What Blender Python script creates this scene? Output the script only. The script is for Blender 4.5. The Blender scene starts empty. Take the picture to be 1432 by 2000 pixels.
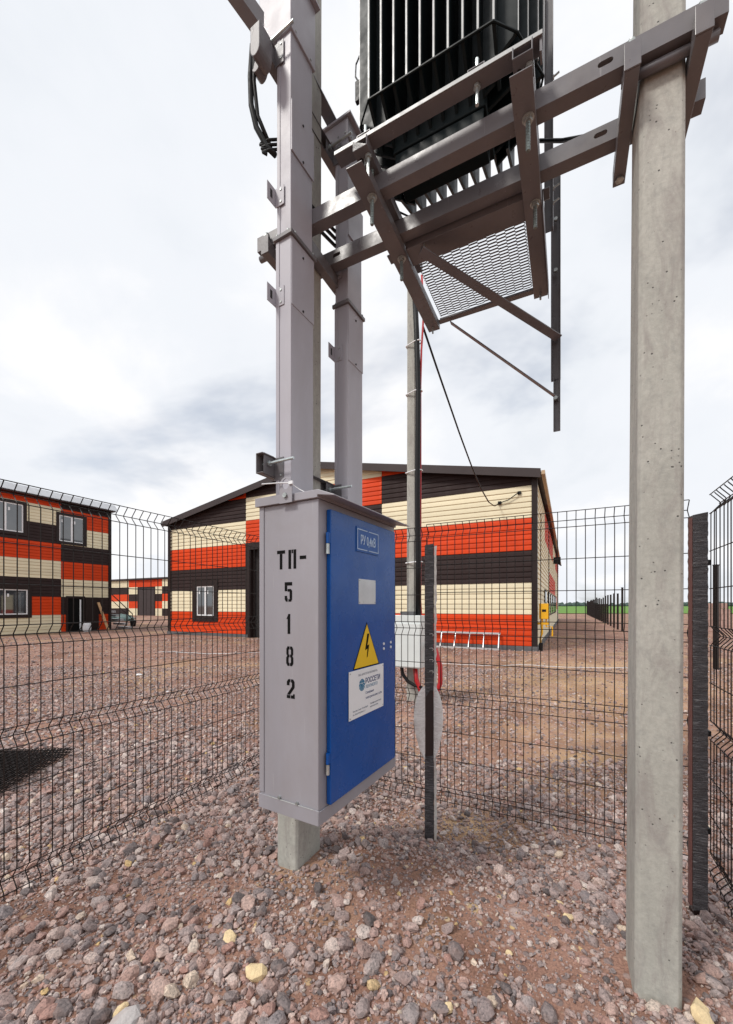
import bpy, bmesh, math, random
import numpy as np
from mathutils import Vector, Matrix

random.seed(7)
RNG = np.random.default_rng(11)
SC = bpy.context.scene
COL = SC.collection
R = math.radians

# ------------------------------------------------------------------ camera
cam_d = bpy.data.cameras.new('camera')
cam = bpy.data.objects.new('camera', cam_d)
COL.objects.link(cam)
cam.location = (0, 0, 1.5)
cam.rotation_euler = (R(90), 0, 0)
cam_d.sensor_fit = 'HORIZONTAL'
cam_d.sensor_width = 36
cam_d.lens = 36 * 785 / 1432
cam_d.shift_y = 183 / 1432
cam_d.clip_start = 0.05
cam_d.clip_end = 9000
SC.camera = cam

# ------------------------------------------------------------------ sky
world = bpy.data.worlds.new('World')
SC.world = world
world.use_nodes = True
wn, wl = world.node_tree.nodes, world.node_tree.links
wn.clear()
w_out = wn.new('ShaderNodeOutputWorld')
w_bg = wn.new('ShaderNodeBackground')
w_bg.inputs['Strength'].default_value = 0.1
w_sky = wn.new('ShaderNodeTexSky')
w_sky.sky_type = 'NISHITA'
w_sky.sun_disc = False
w_sky.sun_elevation = R(48)
w_sky.sun_rotation = R(235)
w_sky.dust_density = 2.0
w_tc = wn.new('ShaderNodeTexCoord')
w_sep = wn.new('ShaderNodeSeparateXYZ')
wl.new(w_tc.outputs['Generated'], w_sep.inputs[0])


def wmath(op, a, b=None, c=None):
    n = wn.new('ShaderNodeMath')
    n.operation = op
    for i, v in enumerate((a, b, c)):
        if v is None:
            continue
        if isinstance(v, (int, float)):
            n.inputs[i].default_value = v
        else:
            wl.new(v, n.inputs[i])
    return n.outputs[0]


zc = wmath('ADD', wmath('MAXIMUM', w_sep.outputs[2], 0.0), 0.32)
w_cmb = wn.new('ShaderNodeCombineXYZ')
wl.new(wmath('DIVIDE', w_sep.outputs[0], zc), w_cmb.inputs[0])
wl.new(wmath('DIVIDE', w_sep.outputs[1], zc), w_cmb.inputs[1])


def wnoise(scale, detail, off):
    m = wn.new('ShaderNodeMapping')
    m.inputs['Location'].default_value = off
    wl.new(w_cmb.outputs[0], m.inputs[0])
    n = wn.new('ShaderNodeTexNoise')
    n.inputs['Scale'].default_value = scale
    n.inputs['Detail'].default_value = detail
    n.inputs['Roughness'].default_value = 0.55
    n.inputs['Distortion'].default_value = 0.3
    wl.new(m.outputs[0], n.inputs['Vector'])
    return n.outputs['Fac']


def wramp(fac, stops):
    r = wn.new('ShaderNodeValToRGB')
    r.color_ramp.interpolation = 'EASE'
    els = r.color_ramp.elements
    while len(els) < len(stops):
        els.new(0.5)
    for e, (p, c) in zip(els, stops):
        e.position = p
        e.color = (*c, 1)
    wl.new(fac, r.inputs[0])
    return r.outputs[0]


cl = wramp(wnoise(1.5, 9, (3.1, 1.2, 0)), [(0.28, (0.80, 0.835, 0.885)), (0.46, (0.87, 0.895, 0.94)), (0.62, (0.985, 0.985, 1.0))])
w_cs = wn.new('ShaderNodeVectorMath')
w_cs.operation = 'SCALE'
w_cs.inputs['Scale'].default_value = 8.0
wl.new(cl, w_cs.inputs[0])
gap = wramp(wnoise(0.95, 6, (7.7, 2.3, 0)), [(0.30, (0.55, 0.55, 0.55)), (0.44, (1, 1, 1))])
w_mix = wn.new('ShaderNodeMixRGB')
wl.new(gap, w_mix.inputs[0])
wl.new(w_sky.outputs[0], w_mix.inputs[1])
wl.new(w_cs.outputs[0], w_mix.inputs[2])
wl.new(w_mix.outputs[0], w_bg.inputs['Color'])
wl.new(w_bg.outputs[0], w_out.inputs[0])

# ------------------------------------------------------------------ sun (soft, through cloud)
sun_d = bpy.data.lights.new('sun', 'SUN')
sun_d.energy = 1.8
sun_d.angle = R(11)
sun_d.color = (1.0, 0.96, 0.9)
sun = bpy.data.objects.new('sun', sun_d)
COL.objects.link(sun)
sun_dir = Vector((math.sin(R(235)) * math.cos(R(48)), math.cos(R(235)) * math.cos(R(48)), math.sin(R(48))))
sun.rotation_euler = (-sun_dir).to_track_quat('-Z', 'Y').to_euler()
sun.location = sun_dir * 30

vs = SC.view_settings
vs.view_transform = 'Standard'
vs.look = 'None'
vs.exposure = 0.38
vs.gamma = 1.0
vs.use_curve_mapping = False

# ------------------------------------------------------------------ materials


class NT:
    def __init__(s, name):
        m = bpy.data.materials.new(name)
        m.use_nodes = True
        s.m, s.n, s.l = m, m.node_tree.nodes, m.node_tree.links
        s.b = s.n['Principled BSDF']
        s.tc = None

    def co(s, scale=(1, 1, 1)):
        if s.tc is None:
            s.tc = s.n.new('ShaderNodeTexCoord')
        mp = s.n.new('ShaderNodeMapping')
        mp.inputs['Scale'].default_value = scale
        s.l.new(s.tc.outputs['Object'], mp.inputs[0])
        return mp.outputs[0]

    def noise(s, scale, detail=5, rough=0.55, vec=None, dist=0.0):
        n = s.n.new('ShaderNodeTexNoise')
        n.inputs['Scale'].default_value = scale
        n.inputs['Detail'].default_value = detail
        n.inputs['Roughness'].default_value = rough
        n.inputs['Distortion'].default_value = dist
        s.l.new(vec if vec is not None else s.co(), n.inputs['Vector'])
        return n.outputs['Fac']

    def voro(s, scale, feature='F1', vec=None):
        n = s.n.new('ShaderNodeTexVoronoi')
        n.feature = feature
        n.inputs['Scale'].default_value = scale
        s.l.new(vec if vec is not None else s.co(), n.inputs['Vector'])
        return n

    def ramp(s, fac, stops, interp='LINEAR'):
        r = s.n.new('ShaderNodeValToRGB')
        r.color_ramp.interpolation = interp
        els = r.color_ramp.elements
        while len(els) < len(stops):
            els.new(0.5)
        for e, (p, c) in zip(els, stops):
            e.position = p
            e.color = (*(c if hasattr(c, '__len__') else (c, c, c)), 1)
        s.l.new(fac, r.inputs[0])
        return r.outputs[0]

    def mix(s, fac, a, b, mode='MIX'):
        n = s.n.new('ShaderNodeMixRGB')
        n.blend_type = mode
        for i, v in enumerate((fac, a, b)):
            if hasattr(v, 'node'):
                s.l.new(v, n.inputs[i])
            elif i == 0:
                n.inputs[0].default_value = v
            else:
                n.inputs[i].default_value = (*v, 1) if hasattr(v, '__len__') else (v, v, v, 1)
        return n.outputs[0]

    def bump(s, h, strength=0.3, dist=0.01):
        b = s.n.new('ShaderNodeBump')
        b.inputs['Strength'].default_value = strength
        b.inputs['Distance'].default_value = dist
        s.l.new(h, b.inputs['Height'])
        s.l.new(b.outputs[0], s.b.inputs['Normal'])

    def col(s, c):
        s.l.new(c, s.b.inputs['Base Color'])

    def rough(s, r):
        if hasattr(r, 'node'):
            s.l.new(r, s.b.inputs['Roughness'])
        else:
            s.b.inputs['Roughness'].default_value = r


def paint(name, c, rough=0.45, var=0.12, scale=5, metal=0.0, bump=0.05, bscale=90, spec=0.5, streak=False, each=0.0, grime=0.0):
    t = NT(name)
    vec = t.co((1, 1, 0.12)) if streak else t.co()
    n = t.noise(scale, 6, vec=vec)
    lo = tuple(x * (1 - var) for x in c)
    hi = tuple(min(1, x * (1 + var)) for x in c)
    c_ = t.ramp(n, [(0.3, lo), (0.7, hi)])
    if each:
        oi = t.n.new('ShaderNodeObjectInfo')
        c_ = t.mix(1.0, c_, t.ramp(oi.outputs['Random'], [(0.0, 1 - each), (1.0, 1.0)]), 'MULTIPLY')
    if grime:
        g = t.noise(2.6, 9, 0.68, t.co((1, 1, 0.45)), 0.7)
        c_ = t.mix(t.ramp(g, [(0.46, 0.0), (0.72, grime)]), c_, (0.20, 0.165, 0.14))
        sc_n = t.noise(60, 2, 0.5, t.co((1, 1, 0.08)))
        c_ = t.mix(t.ramp(sc_n, [(0.70, 0.0), (0.76, grime * 0.7)]), c_, (0.5, 0.5, 0.5))
    t.col(c_)
    n2 = t.noise(scale * 3, 4)
    t.rough(t.ramp(n2, [(0.3, max(0.05, rough - 0.08)), (0.7, min(1, rough + 0.1))]))
    t.b.inputs['Metallic'].default_value = metal
    t.b.inputs['Specular IOR Level'].default_value = spec
    if bump:
        t.bump(t.noise(bscale, 3), bump, 0.004)
    return t.m


M = {}
M['duct'] = paint('grey_duct_paint', (0.385, 0.375, 0.415), 0.40, 0.10, 3, bump=0.03, streak=True, grime=0.25)
M['frame'] = paint('grey_frame_paint', (0.140, 0.133, 0.142), 0.34, 0.12, 6, bump=0.05, grime=0.3)
M['blue'] = paint('blue_door_paint', (0.0005, 0.070, 0.31), 0.26, 0.10, 3, bump=0.0, spec=0.35, grime=0.07)
M['nameplate'] = paint('blue_plate', (0.004, 0.078, 0.32), 0.4, 0.05, spec=0.35)
M['pale'] = paint('pale_blue_lettering', (0.42, 0.55, 0.72), 0.4, 0.05)
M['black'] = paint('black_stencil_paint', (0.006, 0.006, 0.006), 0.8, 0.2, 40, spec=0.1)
M['white'] = paint('white_plastic', (0.78, 0.80, 0.82), 0.4, 0.04)
M['silver'] = paint('silver_plate', (0.55, 0.58, 0.60), 0.35, 0.1, 12, metal=0.3)
M['yellow'] = paint('yellow_sign', (0.78, 0.50, 0.0), 0.4, 0.04)
M['galv'] = paint('galvanised_steel', (0.50, 0.55, 0.55), 0.38, 0.25, 30, metal=0.75)
M['bolt'] = paint('zinc_bolt', (0.40, 0.43, 0.42), 0.4, 0.3, 60, metal=0.6)
M['tank'] = paint('black_green_tank_paint', (0.005, 0.010, 0.011), 0.45, 0.2, 6, bump=0.02, spec=0.16)
M['edge'] = paint('glint_and_seam_grey', (0.42, 0.44, 0.44), 0.4, 0.15, 10)  # painted sky highlight for fin and rail edges; also the cabinet seam
M['cable'] = paint('black_cable', (0.008, 0.008, 0.009), 0.5, 0.2, 20, spec=0.25)
M['redcable'] = paint('red_cable', (0.42, 0.012, 0.015), 0.4, 0.1, 20)
M['wire'] = paint('dark_brown_fence_coating', (0.014, 0.010, 0.009), 0.5, 0.2, 10, spec=0.25)
M['brown'] = paint('brown_trim', (0.022, 0.014, 0.013), 0.5, 0.12, 3, spec=0.25)
M['tan'] = paint('tan_gutter', (0.50, 0.36, 0.22), 0.5, 0.1, 2)
M['post'] = paint('brown_post_paint', (0.022, 0.011, 0.010), 0.45, 0.12, 6)
M['strip'] = paint('bare_red_brown_strip', (0.16, 0.07, 0.06), 0.5, 0.15, 6)
M['whitepost'] = paint('dusty_white_film', (0.62, 0.60, 0.57), 0.5, 0.12, 30)
M['sred'] = paint('red_siding', (0.66, 0.055, 0.006), 0.55, 0.07, 1.2, spec=0.2, each=0.14)
M['scream'] = paint('cream_siding', (0.80, 0.72, 0.51), 0.55, 0.05, 1.2, spec=0.2, each=0.14)
M['sdark'] = paint('dark_brown_siding', (0.034, 0.021, 0.020), 0.6, 0.1, 1.2, spec=0.15, each=0.14)
M['pvc'] = paint('white_window_frame', (0.82, 0.83, 0.84), 0.35, 0.03)
M['dim'] = paint('dark_interior', (0.02, 0.018, 0.018), 0.8, 0.3, 2)
M['roof'] = paint('brown_roof_sheet', (0.045, 0.033, 0.033), 0.5, 0.1, 1, spec=0.3)
M['tin'] = paint('pale_tin', (0.55, 0.56, 0.58), 0.4, 0.1, 3, metal=0.3)
M['alu'] = paint('aluminium', (0.62, 0.63, 0.64), 0.35, 0.08, 6, metal=0.5)
M['gas'] = paint('yellow_gas_paint', (0.80, 0.42, 0.01), 0.4, 0.06)
M['plinth'] = paint('grey_plinth', (0.10, 0.10, 0.105), 0.8, 0.25, 3)
M['wood'] = paint('raw_timber', (0.50, 0.30, 0.15), 0.7, 0.2, 12)
M['boxgrey'] = paint('pale_grey_box', (0.66, 0.70, 0.69), 0.42, 0.04)
M['tarp'] = paint('green_grey_tarp', (0.12, 0.18, 0.17), 0.6, 0.3, 2)
M['block'] = paint('pink_block', (0.42, 0.28, 0.24), 0.85, 0.15, 3)
M['teal'] = paint('teal_print', (0.01, 0.16, 0.30), 0.4, 0.05)
M['navy'] = paint('navy_print', (0.015, 0.05, 0.16), 0.4, 0.05)
M['greyprint'] = paint('grey_print', (0.22, 0.25, 0.30), 0.4, 0.05)
M['thread'] = paint('steel_thread', (0.20, 0.23, 0.22), 0.4, 0.3, 80, metal=0.7)


def mat_glass():
    t = NT('window_glass')
    t.col(t.ramp(t.noise(0.8, 2), [(0.3, (0.02, 0.025, 0.03)), (0.7, (0.06, 0.07, 0.08))]))
    t.rough(0.04)
    t.b.inputs['IOR'].default_value = 2.2
    return t.m


M['glass'] = mat_glass()


def mat_concrete():
    t = NT('concrete')
    big = t.noise(4.5, 8, 0.65, t.co((1, 1, 0.35)), 0.4)
    base = t.ramp(big, [(0.25, (0.36, 0.355, 0.32)), (0.5, (0.45, 0.445, 0.40)), (0.75, (0.53, 0.52, 0.47))])
    fine = t.noise(55, 6, 0.7)
    base = t.mix(0.55, base, t.ramp(fine, [(0.3, 0.62), (0.7, 1.0)]), 'MULTIPLY')
    # damp grey streaks
    st = t.noise(7, 7, 0.7, t.co((1.5, 1.5, 0.4)), 0.9)
    base = t.mix(t.ramp(st, [(0.49, 0.0), (0.66, 0.55)]), base, (0.25, 0.22, 0.21))
    mo = t.noise(26, 6, 0.75, t.co((1, 1, 0.6)), 0.4)
    base = t.mix(t.ramp(mo, [(0.52, 0.0), (0.70, 0.5)]), base, (0.25, 0.25, 0.235))
    # air-void pits
    v = t.voro(48)
    sel = t.noise(22, 2)
    pit = t.mix(t.ramp(sel, [(0.56, 0.0), (0.62, 1.0)]), (0, 0, 0), t.ramp(v.outputs['Distance'], [(0.10, 1.0), (0.2, 0.0)]))
    base = t.mix(pit, base, (0.06, 0.06, 0.055))
    # rust
    ru = t.noise(9, 4, 0.6, t.co((1, 1, 0.5)))
    base = t.mix(t.ramp(ru, [(0.70, 0.0), (0.76, 0.75)]), base, (0.30, 0.13, 0.05))
    t.col(base)
    t.rough(0.85)
    h = t.mix(0.5, fine, t.mix(1.0, (1, 1, 1), pit, 'SUBTRACT'))
    t.bump(h, 0.5, 0.006)
    return t.m


M['concrete'] = mat_concrete()

STONE_STOPS = [(0.0, (0.12, 0.105, 0.105)), (0.14, (0.27, 0.225, 0.22)), (0.30, (0.42, 0.335, 0.315)), (0.44, (0.36, 0.21, 0.175)), (0.58, (0.50, 0.42, 0.395)),
               (0.70, (0.24, 0.215, 0.22)), (0.82, (0.46, 0.31, 0.265)), (0.94, (0.60, 0.53, 0.49)), (1.0, (0.62, 0.45, 0.22))]


def mat_stone(name, mode, fixed=None):
    t = NT(name)
    if mode == 'attr':
        a = t.n.new('ShaderNodeAttribute')
        a.attribute_name = 'tint'
        src = a.outputs['Fac']
    else:
        a = t.n.new('ShaderNodeObjectInfo')
        src = a.outputs['Random']
    base = t.ramp(src, STONE_STOPS)
    if fixed:
        base = t.mix(1.0, base, fixed)
    q = 1.0 if mode == 'attr' else 0.03
    sp = t.noise(120 * q, 4, 0.7)
    base = t.mix(0.75, base, t.ramp(sp, [(0.36, (0.26, 0.25, 0.26)), (0.46, (0.85, 0.83, 0.82)), (0.56, (1.05, 1.0, 0.98)), (0.68, (1.5, 1.4, 1.34))]), 'MULTIPLY')
    if fixed:
        base = t.mix(0.8, base, fixed)
    lg = t.noise(22 * q, 4, 0.6)
    base = t.mix(t.ramp(lg, [(0.48, 0.0), (0.70, 0.40)]), base, (0.27, 0.16, 0.125))
    t.col(base)
    t.rough(0.8)
    t.b.inputs['Specular IOR Level'].default_value = 0.35
    t.bump(t.mix(0.5, sp, lg), 0.28, 0.006 / q if q < 1 else 0.006)
    return t.m


M['gravel'] = mat_stone('granite_gravel', 'attr')
M['stone'] = mat_stone('granite_stone', 'obj')
M['ystone'] = mat_stone('sandstone', 'obj', (0.78, 0.61, 0.36))
M['gstone'] = mat_stone('pale_granite', 'obj', (0.46, 0.43, 0.42))


def mat_ground():
    t = NT('crushed_red_granite_dirt')
    big = t.noise(0.33, 6, 0.6, None, 0.6)
    sa = t.n.new('ShaderNodeAttribute')
    sa.attribute_name = 'sand'
    mid = t.noise(1.7, 6, 0.6, None, 0.4)
    red = t.ramp(mid, [(0.3, (0.165, 0.082, 0.055)), (0.6, (0.36, 0.215, 0.168))])
    sand = t.ramp(mid, [(0.3, (0.33, 0.205, 0.115)), (0.7, (0.46, 0.32, 0.19))])
    base = t.mix(t.ramp(big, [(0.52, 0.0), (0.62, 0.7)]), red, sand)
    base = t.mix(sa.outputs['Fac'], base, t.mix(1.0, sand, 1.25, 'MULTIPLY'))
    grit = t.noise(95, 5, 0.75)
    base = t.mix(0.8, base, t.ramp(grit, [(0.30, (0.40, 0.36, 0.35)), (0.5, (0.95, 0.93, 0.9)), (0.7, (1.5, 1.42, 1.35))]), 'MULTIPLY')
    # loose chips: one random tone per cell, only on part of the ground
    v = t.voro(26)
    sp = t.n.new('ShaderNodeSeparateColor')
    t.l.new(v.outputs['Color'], sp.inputs[0])
    chip = t.ramp(sp.outputs[0], STONE_STOPS)
    patch = t.noise(0.55, 5, 0.6)
    on = t.mix(1.0, t.ramp(sp.outputs[1], [(0.45, 0.0), (0.5, 1.0)]), t.ramp(patch, [(0.40, 0.15), (0.58, 1.0)]), 'MULTIPLY')
    inside = t.ramp(v.outputs['Distance'], [(0.33, 1.0), (0.48, 0.0)])
    m = t.mix(1.0, on, inside, 'MULTIPLY')
    base = t.mix(m, base, chip)
    v2 = t.voro(7.5)
    sp2 = t.n.new('ShaderNodeSeparateColor')
    t.l.new(v2.outputs['Color'], sp2.inputs[0])
    m2 = t.mix(1.0, t.ramp(sp2.outputs[1], [(0.80, 0.0), (0.84, 1.0)]), t.ramp(v2.outputs['Distance'], [(0.22, 1.0), (0.33, 0.0)]), 'MULTIPLY')
    base = t.mix(t.mix(1.0, m2, 0.7, 'MULTIPLY'), base, t.ramp(sp2.outputs[0], STONE_STOPS))
    # damp darker tracks
    dk = t.noise(0.8, 7, 0.65, t.co((1, 0.5, 1)), 0.5)
    base = t.mix(t.ramp(dk, [(0.52, 0.0), (0.66, 0.5)]), base, t.mix(1.0, base, (0.55, 0.50, 0.47), 'MULTIPLY'))
    t.col(base)
    t.rough(0.92)
    t.b.inputs['Specular IOR Level'].default_value = 0.2
    h = t.mix(0.5, t.mix(0.6, grit, t.noise(18, 4)), t.mix(0.5, m, m2))
    t.bump(h, 0.9, 0.025)
    return t.m


M['ground'] = mat_ground()


def mat_field():
    t = NT('green_field')
    n = t.noise(0.05, 6, 0.6, t.co((1, 4, 1)))
    t.col(t.ramp(n, [(0.3, (0.065, 0.17, 0.012)), (0.7, (0.13, 0.27, 0.02))]))
    t.rough(0.9)
    return t.m


M['field'] = mat_field()
M['trees'] = paint('far_wood_green', (0.055, 0.085, 0.075), 0.9, 0.4, 0.05)


def mat_film():
    t = NT('black_stretch_film')
    mp_ = t.co((0.5, 0.5, 5.5))
    mp_.node.inputs['Rotation'].default_value = (0.22, 0.22, 0)
    w = t.noise(26, 6, 0.7, mp_, 0.8)
    t.col(t.ramp(w, [(0.3, (0.020, 0.018, 0.020)), (0.55, (0.075, 0.070, 0.075)), (0.70, (0.28, 0.27, 0.275))]))  # palest stop puts highlights on the wrinkles into the colour
    t.rough(t.ramp(w, [(0.3, 0.25), (0.7, 0.45)]))
    t.bump(w, 0.9, 0.01)
    return t.m


M['film'] = mat_film()


def mat_clear_film():
    t = NT('clear_plastic_film')
    n = t.noise(20, 5, 0.7, t.co((1, 1, 3)), 0.8)
    t.col(t.ramp(n, [(0.35, (0.80, 0.78, 0.76)), (0.65, (0.95, 0.94, 0.93))]))
    t.rough(0.35)
    t.b.inputs['Transmission Weight'].default_value = 0.0
    al = t.ramp(n, [(0.3, 0.78), (0.7, 0.95)])
    t.l.new(al, t.b.inputs['Alpha'])
    t.bump(n, 0.6, 0.008)
    return t.m


M['clear'] = mat_clear_film()

# ------------------------------------------------------------------ mesh helpers


class MB:
    def __init__(s):
        s.v, s.f = [], []

    def add(s, vs, fs):
        o = len(s.v)
        s.v += [tuple(map(float, p)) for p in vs]
        s.f += [tuple(o + i for i in f) for f in fs]
        return s

    def box(s, x0, x1, y0, y1, z0, z1):
        return s.add([(x0, y0, z0), (x1, y0, z0), (x1, y1, z0), (x0, y1, z0), (x0, y0, z1), (x1, y0, z1), (x1, y1, z1), (x0, y1, z1)],
                     [(0, 3, 2, 1), (4, 5, 6, 7), (0, 1, 5, 4), (1, 2, 6, 5), (2, 3, 7, 6), (3, 0, 4, 7)])

    def ext(s, prof, axis, lo, hi):
        """extrude a closed 2D outline: axis x -> outline in (y,z); y -> (x,z); z -> (x,y)"""
        n = len(prof)

        def m(p, t):
            return {'x': (t, p[0], p[1]), 'y': (p[0], t, p[1]), 'z': (p[0], p[1], t)}[axis]
        vs = [m(p, lo) for p in prof] + [m(p, hi) for p in prof]
        fs = [tuple(range(n)), tuple(range(2 * n - 1, n - 1, -1))] + [(i, (i + 1) % n, n + (i + 1) % n, n + i) for i in range(n)]
        return s.add(vs, fs)

    def tube(s, pts, r, n=8, cap=True, radii=None):
        pts = [Vector(p) for p in pts]
        up = Vector((0, 0, 1))
        rings = []
        prev = None
        for i, p in enumerate(pts):
            d = (pts[min(i + 1, len(pts) - 1)] - pts[max(i - 1, 0)]).normalized()
            if prev is None:
                a = d.orthogonal().normalized() if abs(d.dot(up)) > 0.95 else d.cross(up).normalized()
            else:
                a = (prev - d * prev.dot(d)).normalized()
            prev = a
            b = d.cross(a)
            rr = radii[i] if radii else r
            rings.append([p + (a * math.cos(2 * math.pi * (k + .5) / n) + b * math.sin(2 * math.pi * (k + .5) / n)) * rr for k in range(n)])
        vs = [q for ring in rings for q in ring]
        fs = []
        for i in range(len(rings) - 1):
            for k in range(n):
                fs.append((i * n + k, i * n + (k + 1) % n, (i + 1) * n + (k + 1) % n, (i + 1) * n + k))
        if cap:
            fs.append(tuple(range(n - 1, -1, -1)))
            fs.append(tuple((len(rings) - 1) * n + k for k in range(n)))
        return s.add(vs, fs)

    def bar(s, p0, p1, w, h, up=(0, 0, 1), prof=None):
        """straight bar of a given outline (u,v) between two points"""
        p0, p1 = Vector(p0), Vector(p1)
        d = (p1 - p0).normalized()
        u = d.cross(Vector(up)).normalized()
        v = u.cross(d).normalized()
        prof = prof or [(-w / 2, -h / 2), (w / 2, -h / 2), (w / 2, h / 2), (-w / 2, h / 2)]
        n = len(prof)
        vs = [p + u * a + v * b for p in (p0, p1) for a, b in prof]
        fs = [tuple(range(n)), tuple(range(2 * n - 1, n - 1, -1))] + [(i, (i + 1) % n, n + (i + 1) % n, n + i) for i in range(n)]
        return s.add(vs, fs)


def chan(w, h, t, rot=0):
    """channel outline, web on the low side and flanges upward, turned by quarter turns about its centre"""
    p = [(-w / 2, -h / 2), (w / 2, -h / 2), (w / 2, h / 2), (w / 2 - t, h / 2), (w / 2 - t, -h / 2 + t), (-w / 2 + t, -h / 2 + t), (-w / 2 + t, h / 2), (-w / 2, h / 2)]
    for _ in range(rot):
        p = [(-b, a) for a, b in p]
    return p


def off(prof, a, b):
    return [(p + a, q + b) for p, q in prof]


ORG = {}


class Frame:
    def __init__(s, x, y, rz):
        s.x, s.y, s.rz = x, y, rz
        s.c, s.s = math.cos(rz), math.sin(rz)

    def w(s, p):
        return (s.x + p[0] * s.c - p[1] * s.s, s.y + p[0] * s.s + p[1] * s.c, p[2])


GRID = Frame(0, 0, R(-26.7))          # x along the line of poles, y towards the sheds
CAB = Frame(-0.1197 * 1.75, 1.75, R(-29.8))   # cabinet: x out of its door, y along its door
WORLD = Frame(0, 0, 0)


def setp(o, label=None, cat=None, group=None, kind=None):
    for k, v in (('label', label), ('category', cat), ('group', group), ('kind', kind)):
        if v:
            o[k] = v
    return o


def thing(name, label, cat, fr, org, group=None):
    o = bpy.data.objects.new(name, None)
    COL.objects.link(o)
    o.location = fr.w(org)
    o.rotation_euler = (0, 0, fr.rz)
    o.empty_display_size = 0.1
    ORG[o.name] = org
    return setp(o, label, cat, group)


def mesh_of(name, mb, mat, org=(0, 0, 0), smooth=False):
    me = bpy.data.meshes.new(name)
    me.from_pydata([(v[0] - org[0], v[1] - org[1], v[2] - org[2]) for v in mb.v], [], mb.f)
    bm = bmesh.new()
    bm.from_mesh(me)
    bmesh.ops.recalc_face_normals(bm, faces=bm.faces)
    bm.to_mesh(me)
    bm.free()
    for m in (mat if isinstance(mat, (list, tuple)) else [mat]):
        me.materials.append(M[m])
    if smooth:
        me.polygons.foreach_set('use_smooth', [True] * len(me.polygons))
    return me


def finish(o, bevel):
    if bevel:
        b = o.modifiers.new('bevel', 'BEVEL')
        b.width = bevel
        b.segments = 2
        b.limit_method = 'ANGLE'
        b.angle_limit = R(40)
    return o


def part(root, name, mb, mat, parent=None, bevel=0, smooth=False, label=None, kind=None):
    o = bpy.data.objects.new(name, mesh_of(name, mb, mat, ORG[root.name], smooth))
    COL.objects.link(o)
    o.parent = parent or root
    return finish(setp(o, label, kind=kind), bevel)


def inst(root, name, me, loc, parent=None, rot=(0, 0, 0)):
    o = bpy.data.objects.new(name, me)
    COL.objects.link(o)
    o.parent = parent or root
    og = ORG[root.name]
    o.location = (loc[0] - og[0], loc[1] - og[1], loc[2] - og[2])
    o.rotation_euler = rot
    return o


def solo(name, mb, mat, label, cat, fr, org, group=None, kind=None, bevel=0, smooth=False):
    o = bpy.data.objects.new(name, mesh_of(name, mb, mat, org, smooth))
    COL.objects.link(o)
    o.location = fr.w(org)
    o.rotation_euler = (0, 0, fr.rz)
    return finish(setp(o, label, cat, group, kind), bevel)


def text_mb(body, size, place, align='LEFT', depth=0.0006, sx=1.0, bold=0.0):
    c = bpy.data.curves.new('lettering', 'FONT')
    c.body = body
    c.size = size
    c.align_x = align
    c.extrude = depth
    c.offset = bold
    c.resolution_u = 3
    o = bpy.data.objects.new('lettering_tmp', c)
    COL.objects.link(o)
    dg = bpy.context.evaluated_depsgraph_get()
    me = bpy.data.meshes.new_from_object(o.evaluated_get(dg))
    mb = MB()
    mb.add([place(v.co.x * sx, v.co.y, v.co.z) for v in me.vertices], [tuple(p.vertices) for p in me.polygons])
    bpy.data.objects.remove(o)
    bpy.data.meshes.remove(me)
    bpy.data.curves.remove(c)
    return mb


# value noise for terrain and stones
def vnoise(x, y, seed=0):
    xi, yi = np.floor(x).astype(np.int64), np.floor(y).astype(np.int64)
    xf, yf = x - xi, y - yi

    def h(a, b):
        n = (a * 374761393 + b * 668265263 + seed * 982451653) & 0x7fffffff
        n = ((n ^ (n >> 13)) * 1274126177) & 0x7fffffff
        return ((n ^ (n >> 16)) & 0xffff) / 65535.0
    u, v = xf * xf * (3 - 2 * xf), yf * yf * (3 - 2 * yf)
    return (h(xi, yi) * (1 - u) + h(xi + 1, yi) * u) * (1 - v) + (h(xi, yi + 1) * (1 - u) + h(xi + 1, yi + 1) * u) * v


def sstep(a, b, x):
    t = np.clip((x - a) / (b - a), 0, 1)
    return t * t * (3 - 2 * t)


GC, GS = math.cos(R(26.7)), math.sin(R(26.7))


def ground_z(x, y):
    x, y = np.asarray(x, float), np.asarray(y, float)
    a = GS * x + GC * y
    b = GC * x - GS * y
    z = -0.15 * sstep(2.15, 2.85, a) * sstep(-1.9, -0.9, b) - 0.2 * sstep(2.9, 4.6, a) + 0.15 * sstep(2.9, 4.6, a) * sstep(-1.9, -0.9, b)
    far = np.clip(1 - (y - 20) / 40, 0.15, 1)
    z = z + far * ((vnoise(x * 0.9, y * 0.9, 1) - .5) * 0.06 + (vnoise(x * 3, y * 3, 2) - .5) * 0.035 + (vnoise(x * 9, y * 9, 3) - .5) * 0.014)
    return z


# ------------------------------------------------------------------ ground
def axis(lo_fine, hi_fine, step, lo, hi):
    xs = list(np.arange(lo_fine, hi_fine + 1e-6, step))
    d, x = step, hi_fine
    while x < hi:
        d *= 1.14
        x += d
        xs.append(x)
    d, x = step, lo_fine
    while x > lo:
        d *= 1.14
        x -= d
        xs.insert(0, x)
    return np.array(xs)


gx, gy = axis(-4.5, 4.5, 0.05, -4000, 4000), axis(0.6, 8.0, 0.05, -300, 5000)
GXm, GYm = np.meshgrid(gx, gy)
GZm = ground_z(GXm, GYm)
nx, ny = len(gx), len(gy)
gverts = np.stack([GXm.ravel(), GYm.ravel(), GZm.ravel()], 1)
ii = (np.arange(ny - 1)[:, None] * nx + np.arange(nx - 1)[None, :]).ravel()
gfaces = np.stack([ii, ii + 1, ii + nx + 1, ii + nx], 1)


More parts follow.
